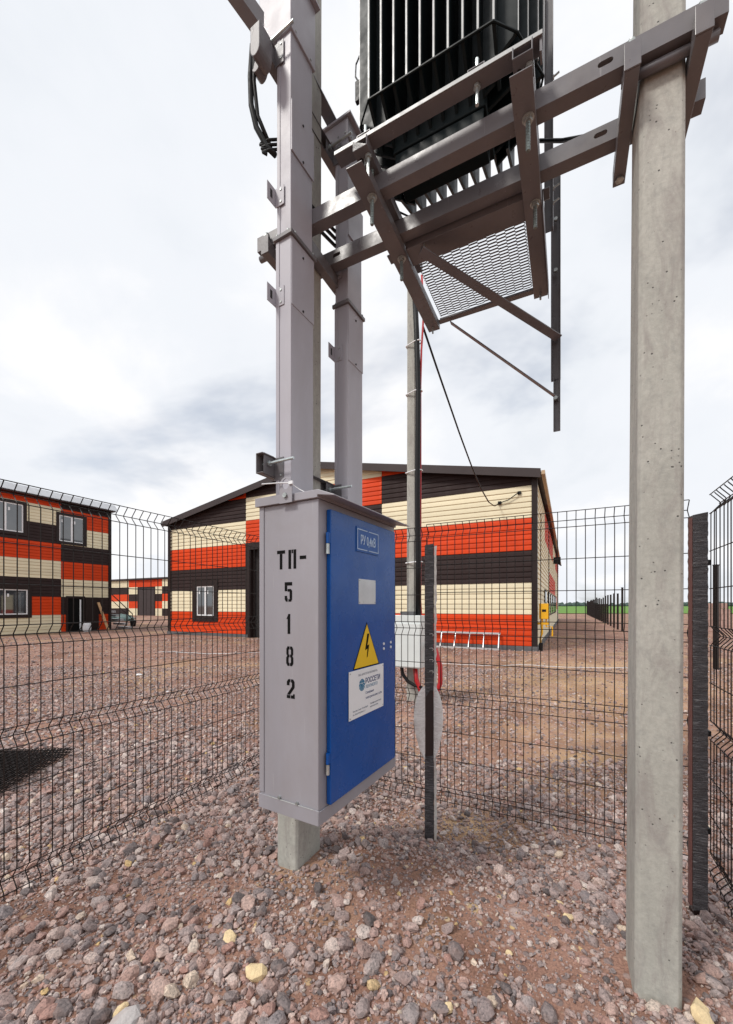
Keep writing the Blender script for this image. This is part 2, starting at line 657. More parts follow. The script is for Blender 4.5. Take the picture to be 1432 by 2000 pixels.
def fast_mesh(name, verts, faces, mat, smooth=False):
    me = bpy.data.meshes.new(name)
    k = faces.shape[1]
    me.vertices.add(len(verts))
    me.vertices.foreach_set('co', np.ascontiguousarray(verts, np.float32).ravel())
    me.loops.add(len(faces) * k)
    me.loops.foreach_set('vertex_index', np.ascontiguousarray(faces, np.int32).ravel())
    me.polygons.add(len(faces))
    me.polygons.foreach_set('loop_start', np.arange(0, len(faces) * k, k, dtype=np.int32))
    me.update(calc_edges=True)
    me.materials.append(M[mat])
    me.polygons.foreach_set('use_smooth', np.full(len(faces), smooth))
    return me


ground = bpy.data.objects.new('ground', fast_mesh('ground', gverts, gfaces, 'ground', True))
COL.objects.link(ground)
sand_v = np.zeros(len(gverts))
for cx, cy, rx, ry, k in ((0.78, 3.05, .42, .28, 1.0), (2.5, 4.4, .75, .35, .95), (1.9, 3.8, .5, .25, .7), (4.3, 7.4, 1.6, .6, .8), (-0.25, 2.25, .22, .12, .5), (-3.2, 11.5, 3.0, .9, .45), (6.5, 11.0, 3.0, 1.6, .85), (4.6, 8.2, 3.0, 1.8, .8), (3.0, 5.4, 1.3, .7, .75)):
    sand_v = np.maximum(sand_v, k * np.exp(-(((gverts[:, 0] - cx) / rx) ** 2 + ((gverts[:, 1] - cy) / ry) ** 2)))
sand_v *= np.clip(0.3 + 1.2 * vnoise(gverts[:, 0] * 4, gverts[:, 1] * 4, 41), 0, 1)
ground.data.attributes.new('sand', 'FLOAT', 'POINT').data.foreach_set('value', sand_v.astype(np.float32))
setp(ground, 'uneven reddish brown dirt yard strewn with crushed granite', kind='structure')
ORG['ground'] = (0, 0, 0)

# green field beyond the yard and the wood on the horizon
fm = MB()
fm.add([(-900, 92, -0.10), (1500, 74, -0.10), (2500, 1400, 0.2), (-2500, 1400, 0.2)], [(0, 1, 2, 3)])
solo('field', fm, 'field', 'flat bright green field beyond the yard', None, WORLD, (0, 0, 0), kind='structure')
tm = MB()
for k in range(900):
    x = random.uniform(-700, 1500)
    y = random.uniform(900, 1150)
    h = random.uniform(4, 10) * (0.7 + 0.6 * float(vnoise(np.array(x / 90.0), np.array(0.0), 5)))
    w = random.uniform(6, 14)
    n = 6
    vs_ = [(x, y, h)]
    for q, (rr, hh) in enumerate(((0.6, .8), (1, .4), (.8, -.2))):
        for j in range(n):
            a = 2 * math.pi * (j + random.uniform(-.3, .3)) / n
            vs_.append((x + math.cos(a) * w * rr * .7, y + math.sin(a) * w * rr * .7, h * hh * random.uniform(.85, 1.15)))
    fs_ = [(0, 1 + j, 1 + (j + 1) % n) for j in range(n)]
    for q in range(2):
        for j in range(n):
            fs_.append((1 + q * n + j, 1 + (q + 1) * n + j, 1 + (q + 1) * n + (j + 1) % n, 1 + q * n + (j + 1) % n))
    tm.add(vs_, fs_)
solo('distant_woods', tm, 'trees', 'low dark line of woods along the horizon', None, WORLD, (0, 0, 0), kind='stuff')

# ------------------------------------------------------------------ stones
STAMPS = [(-0.405, 2.39, .135), (1.15, 1.62, .135), (0.447, 2.86, .045), (1.785, 2.165, .045)]


def stone_shape(seed, npts):
    """angular crushed chip: hull of a few points spread over a squashed ball"""
    rng = np.random.default_rng(seed)
    p = rng.normal(size=(npts, 3))
    p /= np.linalg.norm(p, axis=1)[:, None]
    for _ in range(6):       # push the points apart a little
        d = p[:, None] - p[None]
        q = (d ** 2).sum(2) + np.eye(npts)
        p = p + 0.06 * (d / q[:, :, None] ** 1.5).sum(1) / npts * 3
        p /= np.linalg.norm(p, axis=1)[:, None]
    p = p * rng.uniform(0.8, 1.0, npts)[:, None] * np.array([1, rng.uniform(.6, .95), rng.uniform(.42, .78)])
    bm = bmesh.new()
    for c in p:
        bm.verts.new(c)
    r = bmesh.ops.convex_hull(bm, input=bm.verts)
    bmesh.ops.delete(bm, geom=[g for g in set(r['geom_interior'] + r['geom_unused']) if isinstance(g, bmesh.types.BMVert)], context='VERTS')
    bmesh.ops.triangulate(bm, faces=bm.faces)
    bmesh.ops.recalc_face_normals(bm, faces=bm.faces)
    bm.verts.index_update()
    v = np.array([q.co[:] for q in bm.verts])
    f = np.array([[q.index for q in fc.verts] for fc in bm.faces])
    bm.free()
    return v / np.abs(v).max(), f


NV = 40
SH = [stone_shape(100 + k, 15) for k in range(NV)]
SHL = [stone_shape(500 + k, 10) for k in range(NV)]
SHB = [stone_shape(900 + k, 21) for k in range(NV)]      # larger stones


def bare(x, y):
    """0 on bare dirt, 1 on full gravel"""
    d = np.ones_like(x)
    for cx, cy, rx, ry, k in ((0.35, 2.12, .75, .42, .90), (0.75, 1.75, .40, .28, .75), (-0.95, 2.12, .38, .16, .75), (-1.55, 2.0, .3, .16, .7), (0.75, 3.0, .42, .25, .85), (1.75, 1.55, .3, .4, .5), (3.2, 5.2, 2.0, 1.0, .85), (5.5, 8.5, 4.0, 2.6, .93), (-3.0, 9.5, 4.5, 1.6, .6)):
        d *= 1 - k * np.exp(-(((x - cx) / rx) ** 2 + ((y - cy) / ry) ** 2))
    a = GS * x + GC * y
    b = GC * x - GS * y
    outr = sstep(2.9, 3.5, a) * sstep(-1.6, -0.2, b)
    d *= 1 - 0.45 * outr
    d *= np.clip(0.55 + 1.3 * vnoise(x * 1.3, y * 1.3, 21), 0, 1)
    return d


def scatter(n, y0, y1, rmin, rmax, power, seed, least=0.0):
    rng = np.random.default_rng(seed)
    # even over the ground inside a wedge in front of the camera
    y = np.sqrt(rng.uniform(y0 ** 2, y1 ** 2, n))
    x = rng.uniform(-1.02, 1.02, n) * (y + 0.25)
    keep = rng.uniform(0, 1, n) < np.maximum(bare(x, y), least)
    for sx, sy, sr in STAMPS:
        keep &= (x - sx) ** 2 + (y - sy) ** 2 > sr ** 2
    x, y = x[keep], y[keep]
    r = rmin * (rmax / rmin) ** (rng.uniform(0, 1, len(x)) ** power)
    return x, y, r


def rotmats(n, rng, tilt=0.5):
    a, b, c = rng.uniform(0, 2 * np.pi, n), rng.normal(0, tilt, n), rng.normal(0, tilt, n)
    ca, sa, cb, sb, cc, s_ = np.cos(a), np.sin(a), np.cos(b), np.sin(b), np.cos(c), np.sin(c)
    m = np.zeros((n, 3, 3))
    m[:, 0] = np.stack([ca * cb, ca * sb * s_ - sa * cc, ca * sb * cc + sa * s_], 1)
    m[:, 1] = np.stack([sa * cb, sa * sb * s_ + ca * cc, sa * sb * cc - ca * s_], 1)
    m[:, 2] = np.stack([-sb, cb * s_, cb * cc], 1)
    return m


def stone_field(sets, name, label):
    vs_, fs_, ts_ = [], [], []
    base = 0
    for shapes, (x, y, r), seed in sets:
        rng = np.random.default_rng(seed)
        var = rng.integers(0, NV, len(x))
        z = ground_z(x, y)
        for k in range(NV):
            s = var == k
            n = int(s.sum())
            if not n:
                continue
            V, F = shapes[k]
            m = rotmats(n, rng)
            P = np.einsum('nij,vj->nvi', m, V) * r[s][:, None, None]
            P[:, :, 0] += x[s][:, None]
            P[:, :, 1] += y[s][:, None]
            P[:, :, 2] += (z[s] + r[s] * 0.32)[:, None]
            vs_.append(P.reshape(-1, 3))
            fs_.append((F[None] + (base + np.arange(n) * len(V))[:, None, None]).reshape(-1, 3))
            t = rng.uniform(0, .965, n)
            t[rng.uniform(0, 1, n) < .006] = 1.0
            ts_.append(np.repeat(t, len(V)))
            base += n * len(V)
    v, f, t = np.concatenate(vs_), np.concatenate(fs_), np.concatenate(ts_)
    me = fast_mesh(name, v, f, 'gravel')
    at = me.attributes.new('tint', 'FLOAT', 'POINT')
    at.data.foreach_set('value', t.astype(np.float32))
    o = bpy.data.objects.new(name, me)
    COL.objects.link(o)
    return setp(o, label, kind='stuff')


NEAR_BIG = scatter(15000, 1.05, 4.4, 0.012, 0.043, 2.0, 31)
order = np.argsort(-NEAR_BIG[2] / NEAR_BIG[1])
pick, rest = order[:292], order[292:]
stone_field([
    (SH, tuple(q[rest] for q in NEAR_BIG), 1),
    (SHL, scatter(46000, 1.05, 4.2, 0.007, 0.017, 1.1, 32, 0.3), 2),
    (SHL, scatter(34000, 1.05, 3.3, 0.0028, 0.0085, 1.0, 33, 0.85), 3),
    (SHL, scatter(62000, 4.1, 11, 0.011, 0.036, 1.7, 34), 4),
    (SHL, scatter(14000, 9.5, 21, 0.016, 0.05, 1.8, 35), 5)], 'gravel', 'crushed pink and grey granite gravel covering the yard')

big_me = []
for k in range(NV):
    V, F = SHB[k]
    me = fast_mesh('stone', V, F, 'stone')
    big_me.append(me)


def place_stone(me, x, y, r, z_up=0.34, name='stone', label=None):
    o = bpy.data.objects.new(name, me)
    COL.objects.link(o)
    o.parent = ground
    o.location = (x, y, float(ground_z(x, y)) + r * z_up)
    o.rotation_euler = (random.gauss(0, .35), random.gauss(0, .35), random.uniform(0, 6.28))
    o.scale = (r, r, r)
    if label:
        o['label'] = label
    return o


for i in pick:
    place_stone(big_me[random.randrange(NV)], float(NEAR_BIG[0][i]), float(NEAR_BIG[1][i]), float(NEAR_BIG[2][i]))
for k, (x, y, r, mt, lab) in enumerate(((-0.61, 1.79, .044, 'ystone', 'pale yellow angular stone'), (-0.445, 1.62, .047, 'ystone', 'largest pale yellow angular stone'), (1.205, 1.44, .055, 'ystone', 'pale yellow stone at the pole foot'),
                                       (-0.85, 1.40, .06, 'gstone', 'large pale grey stone at the bottom edge'), (-0.9, 1.47, .03, 'ystone', 'small yellow stone'), (0.30, 1.50, .027, 'ystone', 'small tan stone'),
                                       (0.62, 1.75, .018, 'ystone', 'small yellow stone'), (0.98, 1.95, .026, 'ystone', 'tan stone beside the right pole'), (1.0, 2.08, .02, 'ystone', 'tan stone beside the right pole'))):
    V, F = SHB[(k * 5 + 3) % NV]
    place_stone(fast_mesh('stone', V, F, mt), x, y, r, 0.4, 'stone', lab)

# ------------------------------------------------------------------ concrete poles


def pole_mb(b, a0, z0, z1, w=0.15, d=0.24, taper_d=0.0145, taper_w=0.002, lean=0.004, ch=0.014, steps=14):
    """tapered concrete pole: front face in the plane a0, chamfered corners, centred on b"""
    mb = MB()
    rings = []
    for k in range(steps + 1):
        z = z0 + (z1 - z0) * k / steps
        zz = max(0, z)
        hw, dd = w / 2 - taper_w * zz / 2, d - taper_d * zz
        hb = hw * 1.06
        cx = b + lean * zz
        rings.append([(cx - hw + ch, a0, z), (cx + hw - ch, a0, z), (cx + hw, a0 + ch, z), (cx + hb, a0 + dd - ch, z), (cx + hb - ch, a0 + dd, z), (cx - hb + ch, a0 + dd, z), (cx - hb, a0 + dd - ch, z), (cx - hw, a0 + ch, z)])
    vs = [p for r_ in rings for p in r_]
    fs = [tuple(range(7, -1, -1)), tuple(steps * 8 + k for k in range(8))]
    for i in range(steps):
        for k in range(8):
            fs.append((i * 8 + k, i * 8 + (k + 1) % 8, (i + 1) * 8 + (k + 1) % 8, (i + 1) * 8 + k))
    return mb.add(vs, fs)


solo('utility_pole', pole_mb(-1.432, 1.832, -0.4, 8.2, lean=.013), 'concrete', 'concrete pole standing behind the grey and blue switch cabinet', 'pole', GRID, (-1.437, 1.95, 0), 'concrete poles', bevel=0.004)
solo('utility_pole', pole_mb(0.300, 1.835, -0.4, 8.2), 'concrete', 'thick bare concrete pole with rust spots, nearest the right fence post', 'pole', GRID, (0.30, 1.95, 0), 'concrete poles', bevel=0.004)

# ------------------------------------------------------------------ steel transformer platform
PF = thing('transformer_platform', 'grey steel beam platform bolted across the two concrete poles under the transformer', 'steel platform', GRID, (-0.55, 1.95, 3.52))


def gpart(name, mb, mat='frame', **k):
    return part(PF, name, mb, mat, **k)


def stadium(mb, axis_pt, w, h, plane, t=0.002, n=8):
    """flat slot outline (stadium) as a thin plug; plane 'a' faces -y, 'z' faces down"""
    cx, cy, cz = axis_pt
    pts = []
    for k in range(n + 1):
        an = -math.pi / 2 + math.pi * k / n
        pts.append((w / 2 - h / 2 + math.cos(an) * h / 2, math.sin(an) * h / 2))
    for k in range(n + 1):
        an = math.pi / 2 + math.pi * k / n
        pts.append((-w / 2 + h / 2 + math.cos(an) * h / 2, math.sin(an) * h / 2))
    if plane == 'a':
        mb.ext([(cx + p, cz + q) for p, q in pts], 'y', cy - t, cy + t)
    else:
        mb.ext([(cx + q, cy + p) for p, q in pts], 'z', cz - t, cz + t)
    return mb


def beam_with_slots(a_web, depth, z0, z1, b0, b1, slots):
    """C beam, web facing -y with real slot holes"""
    t = 0.006
    mb = MB()
    bm = bmesh.new()

    def loop(pts):
        vs = [bm.verts.new((p, 0, q)) for p, q in pts]
        return [bm.edges.new((vs[i], vs[(i + 1) % len(vs)])) for i in range(len(vs))]
    edges = loop([(b0, z0), (b1, z0), (b1, z1), (b0, z1)])
    holes = []
    for cb, cz, w, h in slots:
        pts = []
        for k in range(9):
            an = -math.pi / 2 + math.pi * k / 8
            pts.append((cb + w / 2 - h / 2 + math.cos(an) * h / 2, cz + math.sin(an) * h / 2))
        for k in range(9):
            an = math.pi / 2 + math.pi * k / 8
            pts.append((cb - w / 2 + h / 2 + math.cos(an) * h / 2, cz + math.sin(an) * h / 2))
        edges += loop(pts)
    bmesh.ops.triangle_fill(bm, use_beauty=True, edges=edges)
    res = bmesh.ops.extrude_face_region(bm, geom=bm.faces[:])
    for v in res['geom']:
        if isinstance(v, bmesh.types.BMVert):
            v.co.y += t
    bm.verts.index_update()
    mb.add([(v.co.x, a_web + v.co.y, v.co.z) for v in bm.verts], [tuple(v.index for v in f.verts) for f in bm.faces])
    bm.free()
    mb.box(b0, b1, a_web + t, a_web + depth, z0, z0 + t)
    mb.box(b0, b1, a_web + t, a_web + depth, z1 - t, z1)
    return mb


ZB0, ZB1 = 3.52, 3.60
gpart('beam', beam_with_slots(1.772, 0.062, ZB0, ZB1, -1.59, 0.487, [(0.125, 3.565, .052, .022), (-1.25, 3.565, .052, .022)]), label='near beam with two slots')
gpart('beam', beam_with_slots(2.032, 0.062, ZB0, ZB1, -1.59, 0.487, [(0.125, 3.565, .052, .022), (-1.22, 3.565, .052, .022)]), label='rear beam with two slots')


def hex_mb(mb, p, r, h, axis='z'):
    pts = [(math.cos(math.pi / 3 * k) * r, math.sin(math.pi / 3 * k) * r) for k in range(6)]
    if axis == 'z':
        mb.ext([(p[0] + x, p[1] + y) for x, y in pts], 'z', p[2], p[2] + h)
    elif axis == 'x':
        mb.ext([(p[1] + x, p[2] + y) for x, y in pts], 'x', p[0], p[0] + h)
    else:
        mb.ext([(p[0] + x, p[2] + y) for x, y in pts], 'y', p[1], p[1] + h)
    return mb


def rod(b, a, z0, z1, nut_z, parent=None):
    """threaded rod standing on end with washer and nuts, ridged"""
    mb = MB()
    n = int((z1 - z0) / 0.006)
    mb.tube([(b, a, z0 + (z1 - z0) * k / n) for k in range(n + 1)], .009, 8, radii=[.0098 if k % 2 else .0082 for k in range(n + 1)])
    o = gpart('threaded_rod', mb, 'thread', parent=parent)
    nb = MB()
    for z in nut_z:
        hex_mb(nb, (b, a, z), .017, .014)
        nb.tube([(b, a, z + .0142), (b, a, z + .0175)], .024, 14)
    gpart('nut', nb, 'bolt', parent=o)
    return o


for b in (-0.158, -0.858):
    # hanging cross channel under the beams
    c = gpart('cross_channel', MB().box(b - .04, b + .04, 1.578, 2.79, 3.4675, 3.4725).box(b - .04, b - .035, 1.655, 2.79, 3.4726, 3.5175).box(b + .035, b + .04, 1.655, 2.79, 3.4726, 3.5175), bevel=.0015)
    # upper channel resting on the beams
    u = gpart('cross_channel', MB().ext(off(chan(.074, .048, .005), b, 3.6265), 'y', 1.635, 2.42), bevel=.003)
    sm = MB()
    stadium(sm, (b - .016, 1.70, 3.602), .05, .016, 'z')
    gpart('slot', sm, 'dim', parent=u)
    rod(b + .012, 1.742, 3.335, 3.66, (3.450,), c)
    rod(b + .012, 2.125, 3.345, 3.66, (3.450,), c)
    nb = MB()
    hex_mb(nb, (b + .022, 1.68, 3.588), .016, .013)
    nb.tube([(b + .022, 1.68, 3.5), (b + .022, 1.68, 3.60)], .008, 8)
    gpart('bolt', nb, 'bolt', parent=u)
    sb = MB()
    sb.tube([(b, 2.75, 3.425), (b, 2.75, 3.47)], .006, 6)
    gpart('bolt', sb, 'bolt', parent=c)

# rails the transformer stands on
for a0, sgn in ((1.650, 1), (2.33, -1)):
    r_ = MB()
    r_.ext([(a0, 3.651), (a0 + sgn * .062, 3.651), (a0 + sgn * .062, 3.658), (a0 + sgn * .006, 3.658), (a0 + sgn * .006, 3.669), (a0, 3.669)], 'x', -1.0, -0.088)
    rl = gpart('rail', r_, 'frame', bevel=.0015)
    gpart('rail_lip_glint', MB().box(-1.0, -.088, a0 - sgn * .0035 - .0015, a0 - sgn * .0035 + .0015, 3.652, 3.668), 'edge', parent=rl)  # pale strip: bright sky highlight along the lip, painted on
    if sgn > 0:
        gpart('rail_end_tab', MB().box(-.098, -.090, a0 + .004, a0 + .05, 3.60, 3.650), parent=rl)

# pole clamps below the beams, on both sides of each pole
for b in (0.207, 0.412, -1.285, -1.50):
    k_ = gpart('pole_clamp', MB().ext(off(chan(.048, .072, .005), b, 3.482), 'y', 1.735, 2.19), bevel=.003)
    gpart('end_plate', MB().box(b - .026, b + .026, 1.729, 1.7345, 3.447, 3.545), parent=k_, bevel=.0015)
    nb = MB()
    nb.tube([(b - .002, 1.752, 3.46), (b - .002, 1.752, 3.572)], .011, 10)
    hex_mb(nb, (b - .002, 1.752, 3.548), .019, .012)
    gpart('bolt', nb, 'bolt', parent=k_)
    nb = MB()
    hex_mb(nb, (b, 2.155, 3.452), .018, -.014)
    gpart('bolt', nb, 'bolt', parent=k_)
gpart('clamp_tube', MB().tube([(0.18, 1.81, 3.497), (0.47, 1.81, 3.497)], .017, 14), 'frame', smooth=True)
gpart('clamp_tube', MB().tube([(-1.59, 1.80, 3.497), (-1.36, 1.80, 3.497)], .017, 14), 'frame', smooth=True)

# ------------------------------------------------------------------ service platform with expanded mesh, mast and braces
SP = thing('service_platform', 'expanded metal grating with braces and a hanging grey mast behind the beams', 'grating platform', GRID, (-0.5, 2.5, 3.5))
b0, b1, a0, a1 = -0.82, -0.185, 2.225, 2.742
mesh = MB()
rows, nn = 47, 13
for j in range(rows + 1):
    aa = a0 + (a1 - a0) * j / rows
    pts = []
    dy = (a1 - a0) / rows * 0.5
    for i in range(nn + 1):
        up = ((i + j) % 2) * 2 - 1
        bb = b0 + (b1 - b0) * i / nn
        hw = (b1 - b0) / nn * 0.40
        for q in (-hw, hw):
            if b0 <= bb + q <= b1:
                pts.append((bb + q, aa + up * dy * 0.84, 3.522 + up * .0008))
    vs_, fs_ = [], []
    for p in pts:
        vs_ += [(p[0], p[1] - .0026, p[2]), (p[0], p[1] + .0026, p[2] - .0008), (p[0], p[1] + .0026, p[2] + .0006), (p[0], p[1] - .0026, p[2] + .0014)]
    for i in range(len(pts) - 1):
        for k in range(4):
            fs_.append((i * 4 + k, i * 4 + (k + 1) % 4, i * 4 + 4 + (k + 1) % 4, i * 4 + 4 + k))
    mesh.add(vs_, fs_)
part(SP, 'expanded_mesh', mesh, 'frame', kind='stuff')
part(SP, 'mesh_frame_bar', MB().ext([(2.106, 3.492), (2.232, 3.492), (2.232, 3.497), (2.111, 3.497), (2.111, 3.545), (2.106, 3.545)], 'x', -.815, -.200), 'frame', bevel=.002)
part(SP, 'mesh_frame_bar', MB().ext([(2.735, 3.492), (2.778, 3.492), (2.778, 3.535), (2.773, 3.535), (2.773, 3.497), (2.735, 3.497)], 'x', -.815, -.200), 'frame', bevel=.002)
part(SP, 'mesh_frame_bar', MB().ext([(-.116, 3.45), (-.112, 3.45), (-.112, 3.54), (-.118, 3.54)], 'y', 2.15, 2.80), 'frame')
mast = part(SP, 'mast', MB().ext(off(chan(.055, .040, .004, 2), -.072, 2.80), 'z', 2.925, 4.25), 'frame', bevel=.002)
mi = part(SP, 'mast_foot', MB().ext(off(chan(.040, .030, .004, 2), -.066, 2.805), 'z', 2.604, 2.94), 'frame', bevel=.002)
bo = MB()
for z in (3.18, 2.80, 3.60, 3.92):
    bo.tube([(-.072, 2.772, z), (-.072, 2.79, z)], .011, 10)
part(SP, 'mast_bolt', bo, 'bolt', parent=mast)
part(SP, 'brace', MB().bar((-.715, 2.095, 3.452), (-.052, 2.762, 3.175), .05, .05, prof=[(-.028, -.022), (.028, -.022), (.028, -.016), (-.020, -.016), (-.020, .034), (-.028, .034)]), 'frame')
part(SP, 'brace', MB().bar((-.735, 2.77, 3.475), (-.06, 2.79, 2.80), .034, .006), 'frame', label='thin flat brace')
up = part(SP, 'upper_post', MB().ext(off(chan(.045, .035, .004, 2), -.098, 2.44), 'z', 3.58, 4.9), 'frame', bevel=.002)
for z in (3.72, 3.80, 3.95, 4.22, 4.30, 4.33, 4.41):
    bo = MB().tube([(-.08, 2.44, z), (-.045, 2.435, z + .008)], .005, 6)
    hex_mb(bo, (-.078, 2.44, z), .011, .007, 'x')
    part(SP, 'post_bolt', bo, 'bolt', parent=up)
br = MB()
br.tube([(-.71, 2.12, 3.46), (-.71, 2.12, 3.56)], .006, 8)
hex_mb(br, (-.71, 2.12, 3.462), .012, -.01)
part(SP, 'bolt', br, 'bolt')

# ------------------------------------------------------------------ transformer
TR = thing('transformer', 'black green power transformer with cooling fins edged with painted highlights on the steel platform', 'transformer', GRID, (-0.563, 2.19, 3.66))
part(TR, 'tank', MB().box(-.79, -.335, 1.87, 2.125, 3.775, 5.0), 'tank', bevel=.006)
part(TR, 'lid', MB().box(-.83, -.295, 1.82, 2.17, 5.0, 5.02), 'tank', bevel=.003)
for a in (1.91, 2.0):
    part(TR, 'skid', MB().ext(off(chan(.07, .10, .008), a, 3.721), 'x', -.78, -.345), 'tank', bevel=.003)
OB, IB = 3.905, 3.80
TOP = 4.95


def fin(horizontal, c, p_in, p_out, parent_edge=True):
    """one hollow cooling fin: outline in (depth, z), thin across"""
    poly = [(p_in, IB), (p_out, OB), (p_out, TOP - .05), (p_in, TOP)]
    if horizontal:      # depth along a, thickness along b
        m = MB().ext(poly, 'x', c - .0075, c + .0075)
    else:
        m = MB().ext(poly, 'y', c - .0075, c + .0075)
    o = part(TR, 'fin', m, 'tank', bevel=.002)
    s = 1 if p_out > p_in else -1
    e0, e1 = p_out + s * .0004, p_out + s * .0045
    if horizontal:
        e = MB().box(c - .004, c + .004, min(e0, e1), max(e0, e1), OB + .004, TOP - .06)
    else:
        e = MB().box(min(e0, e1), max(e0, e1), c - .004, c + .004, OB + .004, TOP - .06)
    part(TR, 'fin_edge_glint', e, 'edge', parent=o)  # pale strip paints the sky's reflection along the fin's outer edge


for k in range(10):
    b = -.850 + (.850 - .276) * k / 9
    fin(True, b, 1.872, 1.715)
    fin(True, b, 2.123, 2.37)
for k in range(7):
    a = 1.792 + .066 * k
    fin(False, a, -.337, (-.191, -.158, -.122, -.104, -.122, -.158, -.191)[k])
    fin(False, a, -.788, -.935)
sb = MB()
for z in (3.905, 4.60):
    loop_ = [(-.935, 2.27), (-.935, 1.79), (-.85, 1.711), (-.276, 1.711), (-.191, 1.79), (-.102, 1.99), (-.191, 2.27), (-.276, 2.376), (-.85, 2.376), (-.935, 2.27)]
    sb = MB().tube([(p[0], p[1], z) for p in loop_], .0055, 6)
    part(TR, 'stiffener_bar', sb, 'tank')
for b in (-.855, -.338):
    c_ = part(TR, 'foot_clamp', MB().ext([(b - .035, 3.672), (b - .030, 3.672), (b - .030, 3.700), (b + .030, 3.700), (b + .030, 3.672), (b + .035, 3.672), (b + .035, 3.705), (b - .035, 3.705)], 'y', 1.665, 1.72), 'frame', bevel=.0015)
    st = MB()
    st.tube([(b, 1.69, 3.57), (b, 1.69, 3.76)], .0075, 10)
    hex_mb(st, (b, 1.69, 3.638), .015, .012)
    hex_mb(st, (b, 1.69, 3.706), .015, .012)
    part(TR, 'stud', st, 'galv', parent=c_)
tag_ = MB().tube([(-.945, 1.80, 4.28), (-.965, 1.80, 4.25), (-.968, 1.80, 4.19), (-.950, 1.80, 4.15)], .004, 6)
tag_.box(-.965, -.94, 1.79, 1.81, 4.05, 4.15)
part(TR, 'lifting_ring', tag_, 'cable')

# ------------------------------------------------------------------ switch cabinet
W_, D_, Z0, Z1 = 0.757, 0.345, 0.562, 1.968
CB = thing('switch_cabinet', 'grey switch cabinet with a blue door and stencilled number on its side', 'electrical cabinet', CAB, (-.17, .38, Z0))
M['cab'] = paint('grey_cabinet_paint', (0.30, 0.292, 0.322), 0.42, 0.10, 3, bump=0.03, streak=True, grime=0.25)
body = MB()
body.box(-D_, 0, 0, W_, Z0, Z1)
bodyo = part(CB, 'body', body, 'cab', bevel=.004)
# folded flanges: back strip on the side, base tray, bottom seam
part(CB, 'back_flange', MB().box(-D_, -D_ + .028, -.0045, -.0005, Z0 + .055, Z1), 'cab', parent=bodyo, bevel=.001)
tray = MB()
tray.box(-D_ - .004, .006, -.006, -.0005, Z0 - .022, Z0 + .045)
tray.box(.0005, .0065, -.006, W_ + .004, Z0 - .022, Z0 + .040)
tray.box(-D_ - .004, .0, 0.0, W_, Z0 - .022, Z0 - .016)
part(CB, 'base_tray', tray, 'cab', parent=bodyo, bevel=.002)
part(CB, 'seam', MB().box(-D_ + .055, -.02, -.0075, -.0062, Z0 + .043, Z0 + .0465), 'edge', parent=bodyo)
scr = MB()
for x, z in ((-.22, .615), (-.115, .612)):
    scr.tube([(x, -.0105, z), (x, -.0005, z)], .007, 8)
part(CB, 'screw', scr, 'bolt', parent=bodyo)
# roof: flat sheet with rim and a sloped drip edge over the door
rf = MB()
rf.ext([(-D_ - .012, Z1 + .001), (.004, Z1 + .001), (.004, Z1 + .013), (.092, Z1 - .002), (.092, Z1 + .003), (.006, Z1 + .036), (-D_ - .012, Z1 + .036)], 'y', -.014, W_ + .014)
roofo = part(CB, 'roof', rf, 'cab', bevel=.002)
part(CB, 'roof_rim', MB().box(-D_ - .014, -.205, -.019, -.0145, Z1 + .0, Z1 + .040), 'cab', parent=roofo, bevel=.001)
# lifting lug
lug = MB()
bm = bmesh.new()
outer = [(-.2, Z1 - .005), (-.127, Z1 - .005), (-.127, Z1 + .072)] + [(-.1635 + .0365 * math.cos(t_), Z1 + .072 + .040 * math.sin(t_)) for t_ in [math.pi * k / 10 for k in range(1, 10)]] + [(-.2, Z1 + .072)]
inner = [(-.1635 + .021 * math.cos(2 * math.pi * k / 16), Z1 + .080 + .024 * math.sin(2 * math.pi * k / 16)) for k in range(16)]
ed = []
for lp in (outer, inner):
    vv = [bm.verts.new((p, 0, q)) for p, q in lp]
    ed += [bm.edges.new((vv[i], vv[(i + 1) % len(vv)])) for i in range(len(vv))]
bmesh.ops.triangle_fill(bm, use_beauty=True, edges=ed)
res = bmesh.ops.extrude_face_region(bm, geom=bm.faces[:])
for v in res['geom']:
    if isinstance(v, bmesh.types.BMVert):
        v.co.y += .005
bm.verts.index_update()
lug.add([(v.co.x, -.0265 + v.co.y, v.co.z) for v in bm.verts], [tuple(v.index for v in f.verts) for f in bm.faces])
bm.free()
lugo = part(CB, 'lifting_lug', lug, 'cab')
lb = MB()
hex_mb(lb, (-.1635, -.036, Z1 + .028), .012, .01, 'y')
part(CB, 'bolt', lb, 'bolt', parent=lugo)
# door
DX = .026
dr = MB().box(.0025, DX, .057, .713, .612, 1.930)
door = part(CB, 'door', dr, 'blue', bevel=.003)
for zc_ in (1.775, .795):
    part(CB, 'hinge', MB().tube([(.016, .047, zc_ - .045), (.016, .047, zc_ + .0)], .0085, 12), 'galv', parent=door)
    part(CB, 'hinge', MB().tube([(.016, .047, zc_ + .002), (.016, .047, zc_ + .05)], .0085, 12).box(.012, .024, .047, .066, zc_ + .005, zc_ + .048), 'blue', parent=door)
dots = MB()
for y, z in ((.566, 1.289), (.566, 1.262), (.652, 1.291), (.652, 1.264)):
    dots.tube([(DX, y, z), (DX + .004, y, z)], .0075, 12)
part(CB, 'rivet', dots, 'white', parent=door)


def on_door(y0, z0, lift):
    return lambda x, y, z: (DX + lift + z, y0 + x, z0 + y)


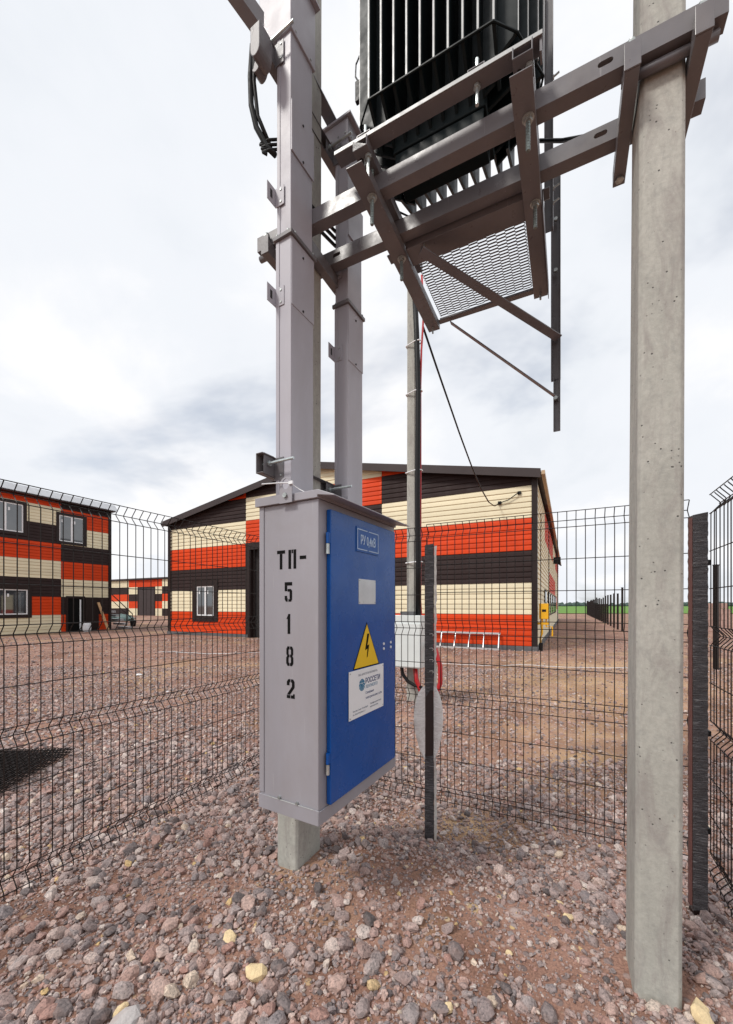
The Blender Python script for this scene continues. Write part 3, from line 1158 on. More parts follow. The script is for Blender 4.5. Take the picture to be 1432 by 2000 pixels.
# raised nameplate
npz0, npz1, npy0, npy1 = 1.768, 1.893, .272, .500
part(CB, 'nameplate', MB().box(DX + .0003, DX + .004, npy0, npy1, npz0, npz1), 'nameplate', parent=door, bevel=.0015)
rim = MB()
for y0_, y1_, z0_, z1_ in ((npy0 + .01, npy0 + .104, npz1 - .0155, npz1 - .011), (npy0 + .12, npy1 - .01, npz1 - .0155, npz1 - .011), (npy0 + .01, npy0 + .104, npz0 + .011, npz0 + .0155), (npy0 + .12, npy1 - .01, npz0 + .011, npz0 + .0155),
                           (npy0 + .0055, npy0 + .0095, npz0 + .011, npz1 - .011), (npy1 - .0095, npy1 - .0055, npz0 + .011, npz1 - .011)):
    rim.box(DX + .0042, DX + .006, y0_, y1_, z0_, z1_)
part(CB, 'nameplate_border', rim, 'pale', parent=door)
part(CB, 'nameplate_lettering', text_mb('РУ 0,4кВ', .064, on_door(npy0 + .114, npz0 + .040, .0052), 'CENTER', .0008, .62, .0009), 'pale', parent=door)
# blank silver plate
part(CB, 'blank_plate', MB().box(DX + .0003, DX + .002, .296, .471, 1.508, 1.634), 'silver', parent=door, bevel=.001)
sc_ = MB()
for y in (.304, .463):
    for z in (1.517, 1.625):
        sc_.tube([(DX + .002, y, z), (DX + .004, y, z)], .003, 8)
part(CB, 'plate_rivet', sc_, 'bolt', parent=door)
# warning triangle
tri = [(.377, 1.415), (.243, 1.186), (.511, 1.186)]


def tri_in(k, lift0, lift1):
    cy, cz_ = .377, 1.262
    return MB().ext([(cy + (y - cy) * k, cz_ + (z - cz_) * k) for y, z in tri], 'x', DX + lift0, DX + lift1)


wt = part(CB, 'warning_sign', tri_in(1.0, .0003, .0014), 'black', parent=door, label='black and yellow high voltage warning triangle')
part(CB, 'warning_sign_face', tri_in(.93, .0016, .0024), 'yellow', parent=door)
bolt_poly = [(.384, 1.362), (.404, 1.362), (.383, 1.302), (.403, 1.306), (.386, 1.243), (.379, 1.241), (.386, 1.286), (.362, 1.279)]
part(CB, 'warning_bolt', MB().ext([(y - .004, z - .006) for y, z in bolt_poly], 'x', DX + .0026, DX + .0034), 'black', parent=door)
# company sign
sg = dict(y0=.200, y1=.556, z0=.948, z1=1.183)
part(CB, 'company_sign', MB().box(DX + .0026, DX + .0050, sg['y0'], sg['y1'], sg['z0'], sg['z1']), 'white', parent=door, bevel=.001)
L_ = .0054
letters = MB()


def put(body, size, y, z, align, mat, name='sign_lettering', sx=1.0, bold=0.0):
    part(CB, name, text_mb(body, size, on_door(y, z, L_), align, .0003, sx, bold), mat, parent=door)


put('ПАО «РОССЕТИ ЛЕНЭНЕРГО»', .015, .385, 1.150, 'CENTER', 'greyprint', sx=.9)
put('РОССЕТИ', .038, .355, 1.104, 'LEFT', 'navy', sx=.88, bold=.0008)
put('ЛЕНЭНЕРГО', .023, .357, 1.079, 'LEFT', 'teal', sx=.92)
put('Северные', .018, .357, 1.050, 'LEFT', 'navy')
put('электрические сети', .018, .357, 1.024, 'LEFT', 'navy')
put('Россия, Санкт-Петербург', .012, .235, .982, 'LEFT', 'greyprint')
put('пл. Конституции, д. 1', .012, .235, .966, 'LEFT', 'greyprint')
put('Телефон диспетчера', .012, .405, .988, 'LEFT', 'greyprint')
put('круглосуточно', .012, .405, .972, 'LEFT', 'greyprint')
em = MB()
cy_, cz_, er = .322, 1.103, .029
seg = [(20, 62), (70, 110), (118, 160), (168, 196), (203, 226), (233, 254), (260, 280), (286, 307), (314, 337), (344, 372)]
for k, (s0, s1) in enumerate(seg):
    ins = .006 if k > 2 else .010
    o_ = (cy_, cz_ + .010)
    pts = [(cy_ + er * math.cos(R(s0 + (s1 - s0) * q / 4)), cz_ + er * 1.05 * math.sin(R(s0 + (s1 - s0) * q / 4))) for q in range(5)]
    base_ = [(o_[0] + (p[0] - o_[0]) * .16, o_[1] + (p[1] - o_[1]) * .16) for p in (pts[-1], pts[0])]
    em.ext(pts + base_, 'x', DX + L_ - .0003, DX + L_ + .0003)
part(CB, 'sign_emblem', em, 'teal', parent=door)
sc_ = MB()
for y in (.210, .546):
    for z in (.958, 1.173):
        sc_.tube([(DX + .005, y, z), (DX + .007, y, z)], .0035, 8)
part(CB, 'sign_rivet', sc_, 'bolt', parent=door)

# stencilled number on the side
GL = {
    'T': [[(0, 6.6), (5, 6.6), (5, 8), (0, 8)], [(1.7, 0), (3.3, 0), (3.3, 6.5), (1.7, 6.5)]],
    'P': [[(0, 0), (1.7, 0), (1.7, 8), (0, 8)], [(2.05, 6.5), (2.9, 6.5), (2.9, 8), (2.05, 8)], [(3.25, 0), (4.95, 0), (4.95, 8), (3.25, 8)]],
    '-': [[(0, 3.3), (3.6, 3.3), (3.6, 4.7), (0, 4.7)]],
    '5': [[(0, 6.6), (4.8, 6.6), (4.8, 8), (0, 8)], [(0, 4.3), (1.6, 4.3), (1.6, 6.55), (0, 6.55)], [(1.9, 4.1), (3.2, 4.1), (3.2, 1.1), (4.8, 1.6), (4.8, 4.4), (4.0, 5.2), (1.9, 5.2)],
          [(2.4, 0), (4.0, 0), (4.7, .8), (4.8, 1.5), (3.2, 1.0), (2.4, 1.0)], [(.8, 0), (1.9, 0), (1.9, 1.3), (1.6, 1.3), (1.5, 2.4), (0, 2.4), (0, 1.0)]],
    '1': [[(1.0, 5.9), (1.7, 6.1), (1.7, 0), (3.3, 0), (3.3, 8), (2.2, 8)]],
    '8': [[(.9, 0), (2.2, 0), (2.2, 1.2), (1.6, 1.4), (1.6, 3.4), (2.2, 3.6), (2.2, 4.6), (1.6, 4.8), (1.6, 6.6), (2.2, 6.8), (2.2, 8), (.9, 8), (.1, 7), (.1, 4.8), (.6, 4.1), (0, 3.4), (0, 1)]],
    '2': [[(0, 5.4), (1.6, 5.4), (1.6, 6.6), (2.1, 6.9), (2.1, 8), (1.0, 8), (0, 7)], [(2.5, 6.8), (3.1, 6.5), (3.1, 5), (0.1, 1.5), (1.9, 1.5), (4.7, 4.6), (4.7, 7), (3.8, 8), (2.5, 8)],
          [(0, 0), (2.1, 0), (2.1, 1.3), (0, 1.3)], [(2.5, 0), (4.8, 0), (4.8, 1.9), (3.9, 1.9), (3.7, 1.3), (2.5, 1.3)]],
}
GL['8'].append([(4.8 - x, z) for x, z in GL['8'][0]][::-1])
for ch_, xc, zc_, w_, h_ in (('T', -.213, 1.711, .042, .082), ('P', -.146, 1.711, .040, .082), ('-', -.078, 1.716, .044, .082), ('5', -.168, 1.563, .040, .084), ('1', -.166, 1.417, .042, .086), ('8', -.160, 1.270, .038, .084), ('2', -.154, 1.122, .042, .082)):
    mb = MB()
    for poly in GL[ch_]:
        mb.ext([(xc + (x / 5 - .5) * w_ * 1.14, zc_ + (z / 8 - .5) * h_ * 1.06) for x, z in poly], 'y', -.0011, -.0003)
    part(CB, 'stencil_lettering', mb, 'black', parent=bodyo)

# wall bracket that holds cabinet and ducts to the pole
for nm, z, xo in (('lower', 2.19, -.346), ('upper', 4.42, -.346)):
    pass
zt = solo('cable_tie', MB().tube([(-.275, -.060, 2.055), (-.20, -.040, 2.054), (-.15, -.030, 2.050), (-.135, -.030, 2.048)], .0028, 6).box(-.140, -.118, -.034, -.027, 2.041, 2.055).tube([(-.13, -.03, 2.046), (-.10, -.01, 2.02), (-.075, -.005, 2.006)], .002, 6),
          'white', 'white cable tie looped through the lug on the cabinet roof', 'cable tie', CAB, (-.16, -.03, 2.04))

# ------------------------------------------------------------------ cable ducts


def duct(y0, y1, label, ztop):
    x0, x1 = -.3445, -.251
    D = thing('cable_duct', label, 'cable duct', CAB, (-.3, (y0 + y1) / 2, 2.0), 'upright grey cable ducts')
    zt0, zc, zb = 2.006, 3.338, 4.335
    lower = part(D, 'lower_section', MB().box(x0, x1, y0, y1, zt0, zc), 'duct', bevel=.003)
    upper = part(D, 'upper_section', MB().box(x0 + .004, x1 - .004, y0 + .004, y1 - .004, zc, zb + .02), 'duct', bevel=.003)
    # folded lip along the back edge of the side
    part(D, 'side_lip', MB().box(x0 - .001, x0 + .020, y0 - .0035, y0 - .0004, zt0, zc - .02), 'duct', parent=lower, bevel=.001)
    part(D, 'side_lip', MB().box(x0 + .003, x0 + .022, y0 + .0005, y0 + .0035, zc + .02, zb), 'duct', parent=upper, bevel=.001)
    # collar flange where the two sections meet
    cf = MB()
    cf.box(x0 - .012, x1 + .014, y0 - .014, y0 + .001, zc - .016, zc + .004)
    cf.box(x1 - .001, x1 + .014, y0 + .0012, y1 + .012, zc - .016, zc + .004)
    cf.box(x1 - .001, x1 + .003, y0 + .004, y1 + .008, zc + .0045, zc + .016)
    cf.box(x0, x1 + .002, y0 - .004, y0 + .001, zc + .0045, zc + .016)
    co_ = part(D, 'collar', cf, 'frame', bevel=.0015)
    bl = MB()
    for x in (x0 + .012, x1 - .012):
        bl.tube([(x, y0 - .007, zc + .002), (x, y0 - .007, zc + .011)], .006, 8)
    for y in (y0 + .022, y1 - .016):
        bl.tube([(x1 + .008, y, zc + .002), (x1 + .008, y, zc + .011)], .006, 8)
    part(D, 'bolt', bl, 'bolt', parent=co_)
    # screwed cover plates on the front
    for z0_, z1_ in ((2.985, zc - .018), (3.745, 3.995)):
        cov = part(D, 'cover_plate', MB().box(x1 - .003, x1 + .0035, y0 + .004, y1 + .002, z0_, z1_), 'duct', bevel=.0012)
        sm = MB()
        for z in (z0_ + .014, z1_ - .05):
            sm.tube([(x1 + .0035, (y0 + y1) / 2, z), (x1 + .0075, (y0 + y1) / 2, z)], .0055, 8)
        part(D, 'screw', sm, 'dim', parent=cov)
    # fixing tabs with slots, on the side
    for z in (3.545, 3.045):
        tb = MB()
        tb.box(x0 - .004, x0 + .052, y0 - .0042, y0 - .0004, z - .050, z + .045)
        tb.box(x0 - .008, x0 - .0045, y0 - .060, y0 - .0004, z - .044, z + .045)
        to = part(D, 'fixing_tab', tb, 'duct', bevel=.001)
        part(D, 'tab_slot', MB().box(x0 - .0042, x0 - .0030, y0 - .040, y0 - .026, z - .02, z + .02), 'dim', parent=to)
        sm = MB()
        for q in (-.033, .027):
            sm.tube([(x0 + .032, y0 - .0072, z + q), (x0 + .032, y0 - .004, z + q)], .006, 8)
        part(D, 'rivet', sm, 'bolt', parent=to)
    # top box, wider to the back
    tx = MB().box(x0 - .11, x1 + .006, y0 - .008, y1 + .010, zb, ztop)
    part(D, 'top_box', tx, 'duct', bevel=.003)
    part(D, 'top_box_lid', MB().box(x0 - .13, x1 + .03, y0 - .022, y1 + .022, ztop, ztop + .014), 'duct', bevel=.002)
    sm = MB()
    for x in (x0 - .02, x0 + .03, x1 - .012):
        sm.tube([(x, y0 - .012, zb + .018), (x, y0 - .008, zb + .018)], .0045, 6)
    for y in (y0 + .03, y1 - .03):
        sm.tube([(x1 + .006, y, zb + .018), (x1 + .010, y, zb + .018)], .0045, 6)
    part(D, 'top_box_screw', sm, 'bolt')
    # lug with clamp bolt, low and high
    for z in (2.19, 4.265):
        lg = MB()
        lg.box(x0 - .012, x0 + .050, y0 - .0045, y0 - .0008, z - .065, z + .050)
        lg.box(x0 - .016, x0 - .0125, y0 - .075, y0 - .0008, z - .05, z + .060)
        lo = part(D, 'clamp_lug', lg, 'frame', bevel=.002)
        sd = MB().tube([(x0 - .075, y0 - .045, z + .012), (x1 + .055, y0 - .045, z + .012)], .007, 8)
        hex_mb(sd, (x0 - .012, y0 - .045, z + .012), .014, .012, 'x')
        part(D, 'clamp_stud', sd, 'galv', parent=lo)
        sm = MB()
        for q in (-.04, .03):
            sm.tube([(x0 + .034, y0 - .008, z + q), (x0 + .034, y0 - .0045, z + q)], .005, 8)
        part(D, 'rivet', sm, 'bolt', parent=lo)
    return D


duct(.113, .2925, 'nearer of the two upright grey cable ducts, in front of the left concrete pole', 4.66)
duct(.633, .807, 'farther of the two upright grey cable ducts, under the transformer', 4.44)

# bracket channels carrying the ducts
for z, y0_, y1_, lab in ((2.195, .020, .90, 'grey bracket channel on the pole just above the cabinet roof'), (4.26, .03, .90, 'grey bracket channel on the pole high up behind the ducts')):
    solo('bracket_channel', MB().ext(off(chan(.10, .044, .005, 3), -.372, z), 'y', y0_, y1_), 'frame', lab, 'bracket', CAB, (-.37, .4, z), 'bracket channels behind the ducts', bevel=.003)
# rounded clamp shoes under the top box of the near duct
for k, (x, y, lab) in enumerate(((-.40, .06, 'grey rounded clamp shoe farther left below the top box of the near duct'), (-.36, .045, 'grey rounded clamp shoe touching the near duct below its top box'))):
    sh = MB()
    prof = [(x - .03, 4.27), (x + .03, 4.27), (x + .03, 4.16)] + [(x + .03 * math.cos(t_), 4.16 + .04 * math.sin(t_)) for t_ in [-math.pi * q / 8 for q in range(1, 8)]] + [(x - .03, 4.16)]
    sh.ext(prof, 'y', y - .035 - .03 * k, y + .02)
    solo('clamp_shoe', sh, 'frame', lab, 'clamp', CAB, (x, y, 4.26), 'clamp shoes below the top box', bevel=.003)
# steel angles rising behind the ducts
solo('steel_angle', MB().bar((-.44, .14, 4.47), (-.72, -.30, 4.86), .06, .06, prof=[(-.035, -.035), (.035, -.035), (.035, -.028), (-.028, -.028), (-.028, .035), (-.035, .035)]), 'frame',
     'grey steel angle slanting out of the top of the picture left of the near duct', 'steel angle', CAB, (-.45, .1, 4.4))
solo('steel_angle', MB().bar((-.40, .20, 4.62), (-.36, 0.80, 4.50), .05, .05, prof=[(-.035, -.045), (.035, -.045), (.035, -.038), (-.028, -.038), (-.028, .045), (-.035, .045)]), 'frame',
     'grey steel angle running from the near duct to the top of the far duct', 'steel angle', CAB, (-.35, .4, 4.5))
solo('steel_bar', MB().bar((-.30, .70, 4.47), (-.02, 1.00, 4.50), .028, .028), 'frame', 'thin steel bar from the top of the far duct to the transformer', 'steel bar', CAB, (-.2, .8, 4.47))

# cables beside the near duct
solo('cable', MB().tube([(-.415, .02, 4.25), (-.44, .03, 4.12), (-.445, .04, 4.0), (-.43, .06, 3.90), (-.395, .10, 3.82), (-.36, .12, 3.78)], .014, 8).tube([(-.40, .02, 4.25), (-.425, .04, 4.1), (-.42, .06, 3.95), (-.38, .11, 3.82)], .010, 8),
     'cable', 'thick black cable bulging out on the left of the near duct', 'cable', CAB, (-.4, .05, 4.2), smooth=True)
for k, z in enumerate((3.84, 3.815, 3.79)):
    solo('cable_end', MB().tube([(-.345, .12, z + .01), (-.38, .10, z + .008), (-.415, .085, z), (-.425 + .01 * k, .08, z - .01), (-.39, .095, z - .016)], .007, 8), 'cable',
         'black cable end curling out left of the near duct, %s of three' % ('topmost', 'middle', 'lowest')[k], 'cable', CAB, (-.38, .1, z), 'cable ends left of the near duct', smooth=True)
for k, z in enumerate((3.80, 3.755, 3.71)):
    solo('cable', MB().tube([(-.40, .26, z - .005), (-.36, .42, z - .02), (-.345, .64, z + .005)], .010, 8), 'cable',
         'short black cable bridging the gap between the two ducts, %s of three' % ('topmost', 'middle', 'lowest')[k], 'cable', CAB, (-.36, .45, z), 'cables between the ducts', smooth=True)
solo('cable', MB().tube([(-.25, 2.40, 4.08), (-.134, 2.30, 3.947), (-.03, 2.2, 3.79), (.082, 2.10, 3.65), (.11, 2.07, 3.603)], .009, 8), 'cable', 'black cable running from the transformer down onto the rear beam', 'cable', GRID, (-.1, 2.1, 3.8), smooth=True)

# ------------------------------------------------------------------ mesh fence
ZS = [0.03, 0.08, 0.13, 0.33, 0.53, 0.73, 0.78, 0.83, 1.03, 1.23, 1.28, 1.33, 1.53, 1.73, 1.93, 1.98, 2.03]
PEAK = (0.08, 0.78, 1.28, 1.98)


def wire_y(z):
    for p in PEAK:
        if abs(z - p) < .05:
            return .040 * (1 - abs(z - p) / .05)
    return 0.0


vpath = [(0, 0, 0)]
for p in PEAK:
    for dz, yy in ((-.052, 0), (-.042, .006), (-.008, .036), (0, .040), (.008, .036), (.042, .006), (.052, 0)):
        if p + dz <= 2.03:
            vpath.append((0, yy, p + dz))
if vpath[-1][2] < 2.03:
    vpath.append((0, 0, 2.03))
V_WIRE = mesh_of('vertical_wire', MB().tube(vpath, .0027, 5), 'wire')


def fence_panel(b, a, rz_local, length, z, label):
    """panel starts at grid (b,a) and runs along its own x; bends point to its own +y"""
    p = GRID.w((b, a, z))
    fr = Frame(p[0], p[1], GRID.rz + rz_local)
    P = thing('wire_fence', label, 'fence', fr, (0, 0, z), 'welded mesh fence panels round the transformer')
    hw = mesh_of('horizontal_wire', MB().tube([(0, 0, 0), (length, 0, 0)], .0027, 5), 'wire')
    for zz in ZS:
        inst(P, 'horizontal_wire', hw, (0, wire_y(zz) - .0045, z + zz))
    n = int(length / .05)
    for k in range(n + 1):
        o = inst(P, 'vertical_wire', V_WIRE, (length * k / n, random.gauss(0, .0008), z))
        o.rotation_euler = (random.gauss(0, .0008), random.gauss(0, .0008), 0)
    return P


# grid position of the back left corner
cb, ca = -2.43, 2.80
fence_panel(cb, 2.83 - 3.0, R(90), 2.99, .075, 'dark wire fence panel on the left, receding from the picture edge to the cabinet')
fence_panel(cb + .02, 2.845, 0, 1.48, .05, 'dark wire fence panel partly hidden by the cabinet, left of the torn wrapped post')
fence_panel(-.93, 2.835, 0, 1.535, .065, 'dark wire fence panel between the torn wrapped post and the right concrete pole')
fence_panel(.675, 2.73, R(-90), 2.9, .06, 'dark wire fence panel coming forward along the right picture edge')


def film_sleeve(w, z0, z1, seed, step=.012):
    """wrinkled stretch film round a square post"""
    rng = random.Random(seed)
    mb = MB()
    n = int((z1 - z0) / step)
    per = []
    for s_ in range(4):
        for q in range(4):
            t_ = q / 4
            c = [(-1, -1), (1, -1), (1, 1), (-1, 1), (-1, -1)]
            per.append((c[s_][0] + (c[s_ + 1][0] - c[s_][0]) * t_, c[s_][1] + (c[s_ + 1][1] - c[s_][1]) * t_))
    vs_, fs_ = [], []
    m = len(per)
    for k in range(n + 1):
        z = z0 + (z1 - z0) * k / n
        for j, (u, v) in enumerate(per):
            g = 1.5 * math.sin(z * 130 + u * 2.3 + v * 1.1 + seed) + 1.0 * math.sin(z * 61 - u * 1.7) + rng.gauss(0, .8)
            rr = w / 2 + .0004 * g + .002
            vs_.append((u * rr, v * rr, z + .006 * u))
    for k in range(n):
        for j in range(m):
            fs_.append((k * m + j, k * m + (j + 1) % m, (k + 1) * m + (j + 1) % m, (k + 1) * m + j))
    fs_.append(tuple(range(m)))
    fs_.append(tuple(n * m + j for j in range(m)))
    return mb.add(vs_, fs_)


pw = (0.447, 2.86)
fp = Frame(pw[0], pw[1], R(-8))
P1 = thing('fence_post', 'fence post wrapped in black film, torn open in the middle with white flaps', 'fence post', fp, (0, 0, -.14), 'wrapped fence posts')
part(P1, 'post', MB().box(-.029, .029, -.029, .029, -.3, 1.925), 'post', bevel=.004)
part(P1, 'film', film_sleeve(.060, -.17, .44, 3), 'film', label='black film on the lower half')
part(P1, 'film', film_sleeve(.060, .90, 1.932, 8), 'film', label='black film on the upper half')
tip = MB()
tip.add([(-.032, -.0335, .902), (.034, -.0335, .902), (-.026, -.0335, .855), (.012, -.0335, .915), (-.032, -.0335, .43), (.034, -.0335, .43), (.012, -.0338, .400)], [(0, 3, 2), (4, 6, 5)])
part(P1, 'film', tip, 'film')
strip = MB()
n = 60
vs_, fs_ = [], []
for k in range(n + 1):
    z = -.15 + 2.07 * k / n
    j = random.gauss(0, .0022)
    if .44 < z < .92:
        j += .004
    vs_ += [(.034, -.034, z), (.050 + j, -.036 + j, z), (.050 + j, -.022, z), (.034, -.022, z)]
for k in range(n):
    for q in range(4):
        fs_.append((k * 4 + q, k * 4 + (q + 1) % 4, k * 4 + 4 + (q + 1) % 4, k * 4 + 4 + q))
strip.add(vs_, fs_)
part(P1, 'film_edge', strip, 'whitepost', label='white film edge')
for sgn, wd in ((-1, .078), (1, .064)):
    fl = MB()
    n, m = 26, 8
    vs_, fs_ = [], []
    for th_ in (0, 1):
        for k in range(n + 1):
            t_ = k / n
            z = .94 - .53 * t_
            env = math.sin(math.pi * min(1, t_ ** .8)) ** .75 if 0 < t_ < 1 else 0
            for q in range(m + 1):
                u = q / m
                x = sgn * (.030 + wd * env * u)
                y = -.033 - .030 * math.sin(u * 2.2) * env - th_ * .0012 + .004 * math.sin(t_ * 30 + u * 4) * u
                vs_.append((x, y, z))
    st_ = (n + 1) * (m + 1)
    for th_ in (0, 1):
        for k in range(n):
            for q in range(m):
                i0 = th_ * st_ + k * (m + 1) + q
                fs_.append((i0, i0 + 1, i0 + m + 2, i0 + m + 1))
    fl.add(vs_, fs_)
    part(P1, 'film_flap', fl, 'clear', smooth=True, label='torn white film flap')
wb = MB()
for z in (1.30, 1.20, 1.12, 1.04):
    wb.tube([(.0, -.036, z), (.018, -.044, z + .004), (.030, -.040, z - .006), (.020, -.038, z - .014)], .0022, 5)
part(P1, 'film_tear', wb, 'whitepost')

fp2 = Frame(1.785, 2.165, R(-20))
P2 = thing('fence_post', 'fence post wrapped whole in ridged black film behind the right concrete pole', 'fence post', fp2, (0, 0, -.1), 'wrapped fence posts')
part(P2, 'post', MB().box(-.029, .029, -.029, .029, -.3, 1.985), 'post', bevel=.004)
part(P2, 'film', film_sleeve(.062, -.12, 1.99, 14), 'film')
part(P2, 'film_edge', MB().box(-.046, -.036, -.034, -.012, -.10, 1.97), 'strip', label='brown strip left bare')
cl_ = MB()
for z in (1.73, .82, .30):
    cl_.box(.034, .052, -.02, .02, z - .014, z + .014)
part(P2, 'fence_clip', cl_, 'cable')

# ------------------------------------------------------------------ third pole with box and cables
p3 = Frame(0.775, 7.02, GRID.rz)
P3z = -.2
third = solo('utility_pole', pole_mb(0, 0, -0.6, 8.3, .165, .20, .006, .003, 0, .014), 'concrete', 'slim concrete pole beyond the fence carrying a white box and red and black cables', 'pole', p3, (0, .1, P3z), 'concrete poles', bevel=.004)
JB = thing('junction_box', 'pale grey electrical box hung on the slim pole beyond the fence', 'electrical box', p3, (0, -.1, .45))
part(JB, 'box', MB().box(-.30, .27, -.26, -.012, .45, 1.335), 'boxgrey', bevel=.008)
part(JB, 'box_lid', MB().box(-.29, .26, -.275, -.2605, .47, 1.20), 'boxgrey', bevel=.004)
part(JB, 'mount', MB().box(-.12, .12, -.2, -.008, 1.34, 1.40), 'plinth', bevel=.004)
solo('cable', MB().tube([(.150, -.05, 1.30), (.150, -.05, 2.2), (.142, -.06, 3.5), (.155, -.05, 5.2), (.12, -.04, 6.2), (.06, 0.0, 7.2)], .046, 8), 'cable', 'thick black cable strapped up the slim pole beyond the fence', 'cable', p3, (.12, -.03, 1.3), smooth=True)
solo('cable', MB().tube([(.205, -.03, 1.25), (.18, -.02, 1.6), (.180, -.01, 3.0), (.180, -.01, 5.3), (.20, -.02, 5.9), (.24, -.02, 6.5), (.20, 0, 7.2)], .017, 8), 'redcable', 'red cable strapped up the slim pole beside the black one', 'cable', p3, (.18, -.02, 1.3), smooth=True)
for k, z in enumerate((6.05, 5.2, 3.83, 2.25)):
    tb = MB()
    loop_ = [(-.088, -.01), (.10, -.075), (.17, -.07), (.20, -.03), (.205, .02), (.10, .06), (.088, .21), (-.088, .21), (-.088, -.01)]
    tb.tube([(x, y, z + .03 * x) for x, y in loop_], .012, 6)
    solo('cable_tie', tb, 'white', 'white strap round the slim pole and its cables, %s' % ('topmost of four', 'second from the top', 'third from the top', 'lowest, just above the box')[k], 'cable tie', p3, (0, 0, z), 'straps round the slim pole')
solo('cable', MB().tube([(-.12, -.14, .46), (-.10, -.14, .32), (0, -.14, .20), (.14, -.15, .14), (.26, -.16, .12)], .03, 8), 'cable', 'black cable looping out below the pale grey box', 'cable', p3, (0, -.14, .4), smooth=True)
solo('cable', MB().tube([(.13, -.14, .46), (.15, -.14, .25), (.22, -.15, .08), (.36, -.15, .0), (.50, -.14, .03), (.565, -.13, .22), (.56, -.12, .5), (.48, -.11, .76), (.40, -.1, .86)], .04, 8), 'redcable', 'thick red cable looping out below the pale grey box', 'cable', p3, (.2, -.14, .4), smooth=True)
solo('cable', MB().tube([(.33, -.12, .86), (.45, -.11, .66), (.47, -.11, .45), (.42, -.11, .30)], .03, 8), 'cable', 'black cable behind the red loop beside the wrapped post', 'cable', p3, (.4, -.1, .6), smooth=True)

# ------------------------------------------------------------------ buildings


def board_mesh(cache, L0, L1, T0, T1, h, mat):
    key = (round(L0, 3), round(L1, 3), round(T0, 3), round(T1, 3), round(h, 4), mat)
    if key in cache:
        return cache[key]
    prof = [(-.002, 0), (-.034, .003), (-.036, .02), (-.026, h * .55), (-.010, h - .018), (-.002, h)]
    vs_, fs_ = [], []
    for y, z in prof:
        t_ = z / h
        vs_ += [(L0 + (T0 - L0) * t_, y, z), (L1 + (T1 - L1) * t_, y, z)]
    n = len(prof)
    for i in range(n - 1):
        fs_.append((2 * i, 2 * i + 1, 2 * i + 3, 2 * i + 2))
    fs_.append(tuple(2 * i for i in range(n)))
    fs_.append(tuple(2 * i + 1 for i in range(n)))
    fs_.append((0, 1, 2 * n - 1, 2 * n - 2))
    me = mesh_of('siding_board', MB().add(vs_, fs_), mat)
    cache[key] = me
    return me


SID = {'r': 'sred', 'c': 'scream', 'd': 'sdark'}


def siding(root, zbase, bounds, columns, openings, nb=6, left=None, right=None, joined=False, offset=None):
    cache = {}
    jm = {}
    for x0, x1, order_ in columns:
        for k, cch in enumerate(order_):
            if k + 1 >= len(bounds) or cch == '.':
                continue
            h = (bounds[k + 1] - bounds[k]) / nb
            for q in range(nb):
                z0 = bounds[k] + q * h
                zm = z0 + h / 2
                spans = [(x0, x1)]
                for ox0, ox1, oz0, oz1 in openings:
                    if oz0 < zm < oz1:
                        ns = []
                        for s0, s1 in spans:
                            if ox1 <= s0 or ox0 >= s1:
                                ns.append((s0, s1))
                            else:
                                if ox0 > s0 + .02:
                                    ns.append((s0, ox0))
                                if ox1 < s1 - .02:
                                    ns.append((ox1, s1))
                        spans = ns
                for s0, s1 in spans:
                    l0 = max(s0, left(z0)) if left else s0
                    t0 = max(s0, left(z0 + h)) if left else s0
                    r0 = min(s1, right(z0)) if right else s1
                    t1 = min(s1, right(z0 + h)) if right else s1
                    if r0 - l0 < .05:
                        continue
                    if t1 < t0:
                        t0 = t1 = (t0 + t1) / 2
                        t0, t1 = max(t0, l0), min(t1, r0)
                        t0 = min(t0, t1)
                    if joined:
                        m_ = jm.setdefault(SID[cch], MB())
                        bm_ = board_mesh(cache, l0, r0, t0, t1, h, SID[cch])
                        m_.add([(v.co.x, v.co.y, v.co.z + z0) for v in bm_.vertices], [tuple(p.vertices) for p in bm_.polygons])
                    else:
                        me = board_mesh(cache, 0, r0 - l0, t0 - l0, t1 - l0, h, SID[cch])
                        inst(root, 'siding_board', me, (l0, 0, z0))
    return jm


def window(root, x0, x1, z0, z1, mull, trim=.14, sunk=.06):
    """brown surround, white frame with mullion, dark glass, a sticker left on the pane"""
    tr = MB()
    tr.box(x0 - trim, x0, -.055, .02, z0 - trim, z1 + trim)
    tr.box(x1, x1 + trim, -.055, .02, z0 - trim, z1 + trim)
    tr.box(x0, x1, -.055, .02, z1, z1 + trim)
    tr.box(x0, x1, -.075, .02, z0 - trim, z0)
    w = part(root, 'window', tr, 'brown')
    f = MB()
    e = .065
    f.box(x0, x0 + e, -.02, .03, z0, z1)
    f.box(x1 - e, x1, -.02, .03, z0, z1)
    f.box(x0 + e, x1 - e, -.02, .03, z1 - e, z1)
    f.box(x0 + e, x1 - e, -.02, .03, z0, z0 + e)
    xm = x0 + (x1 - x0) * mull
    f.box(xm - e * .8, xm + e * .8, -.022, .03, z0 + e, z1 - e)
    part(root, 'window_frame', f, 'pvc', parent=w)
    for s0, s1 in ((x0 + e, xm - e * .8), (xm + e * .8, x1 - e)):
        part(root, 'pane', MB().box(s0, s1, .0, .012, z0 + e, z1 - e), 'glass', parent=w)
        part(root, 'sticker', MB().box(s0 + .08, s0 + .17, -.004, -.001, z1 - e - .38, z1 - e - .2), 'white', parent=w)
    return w


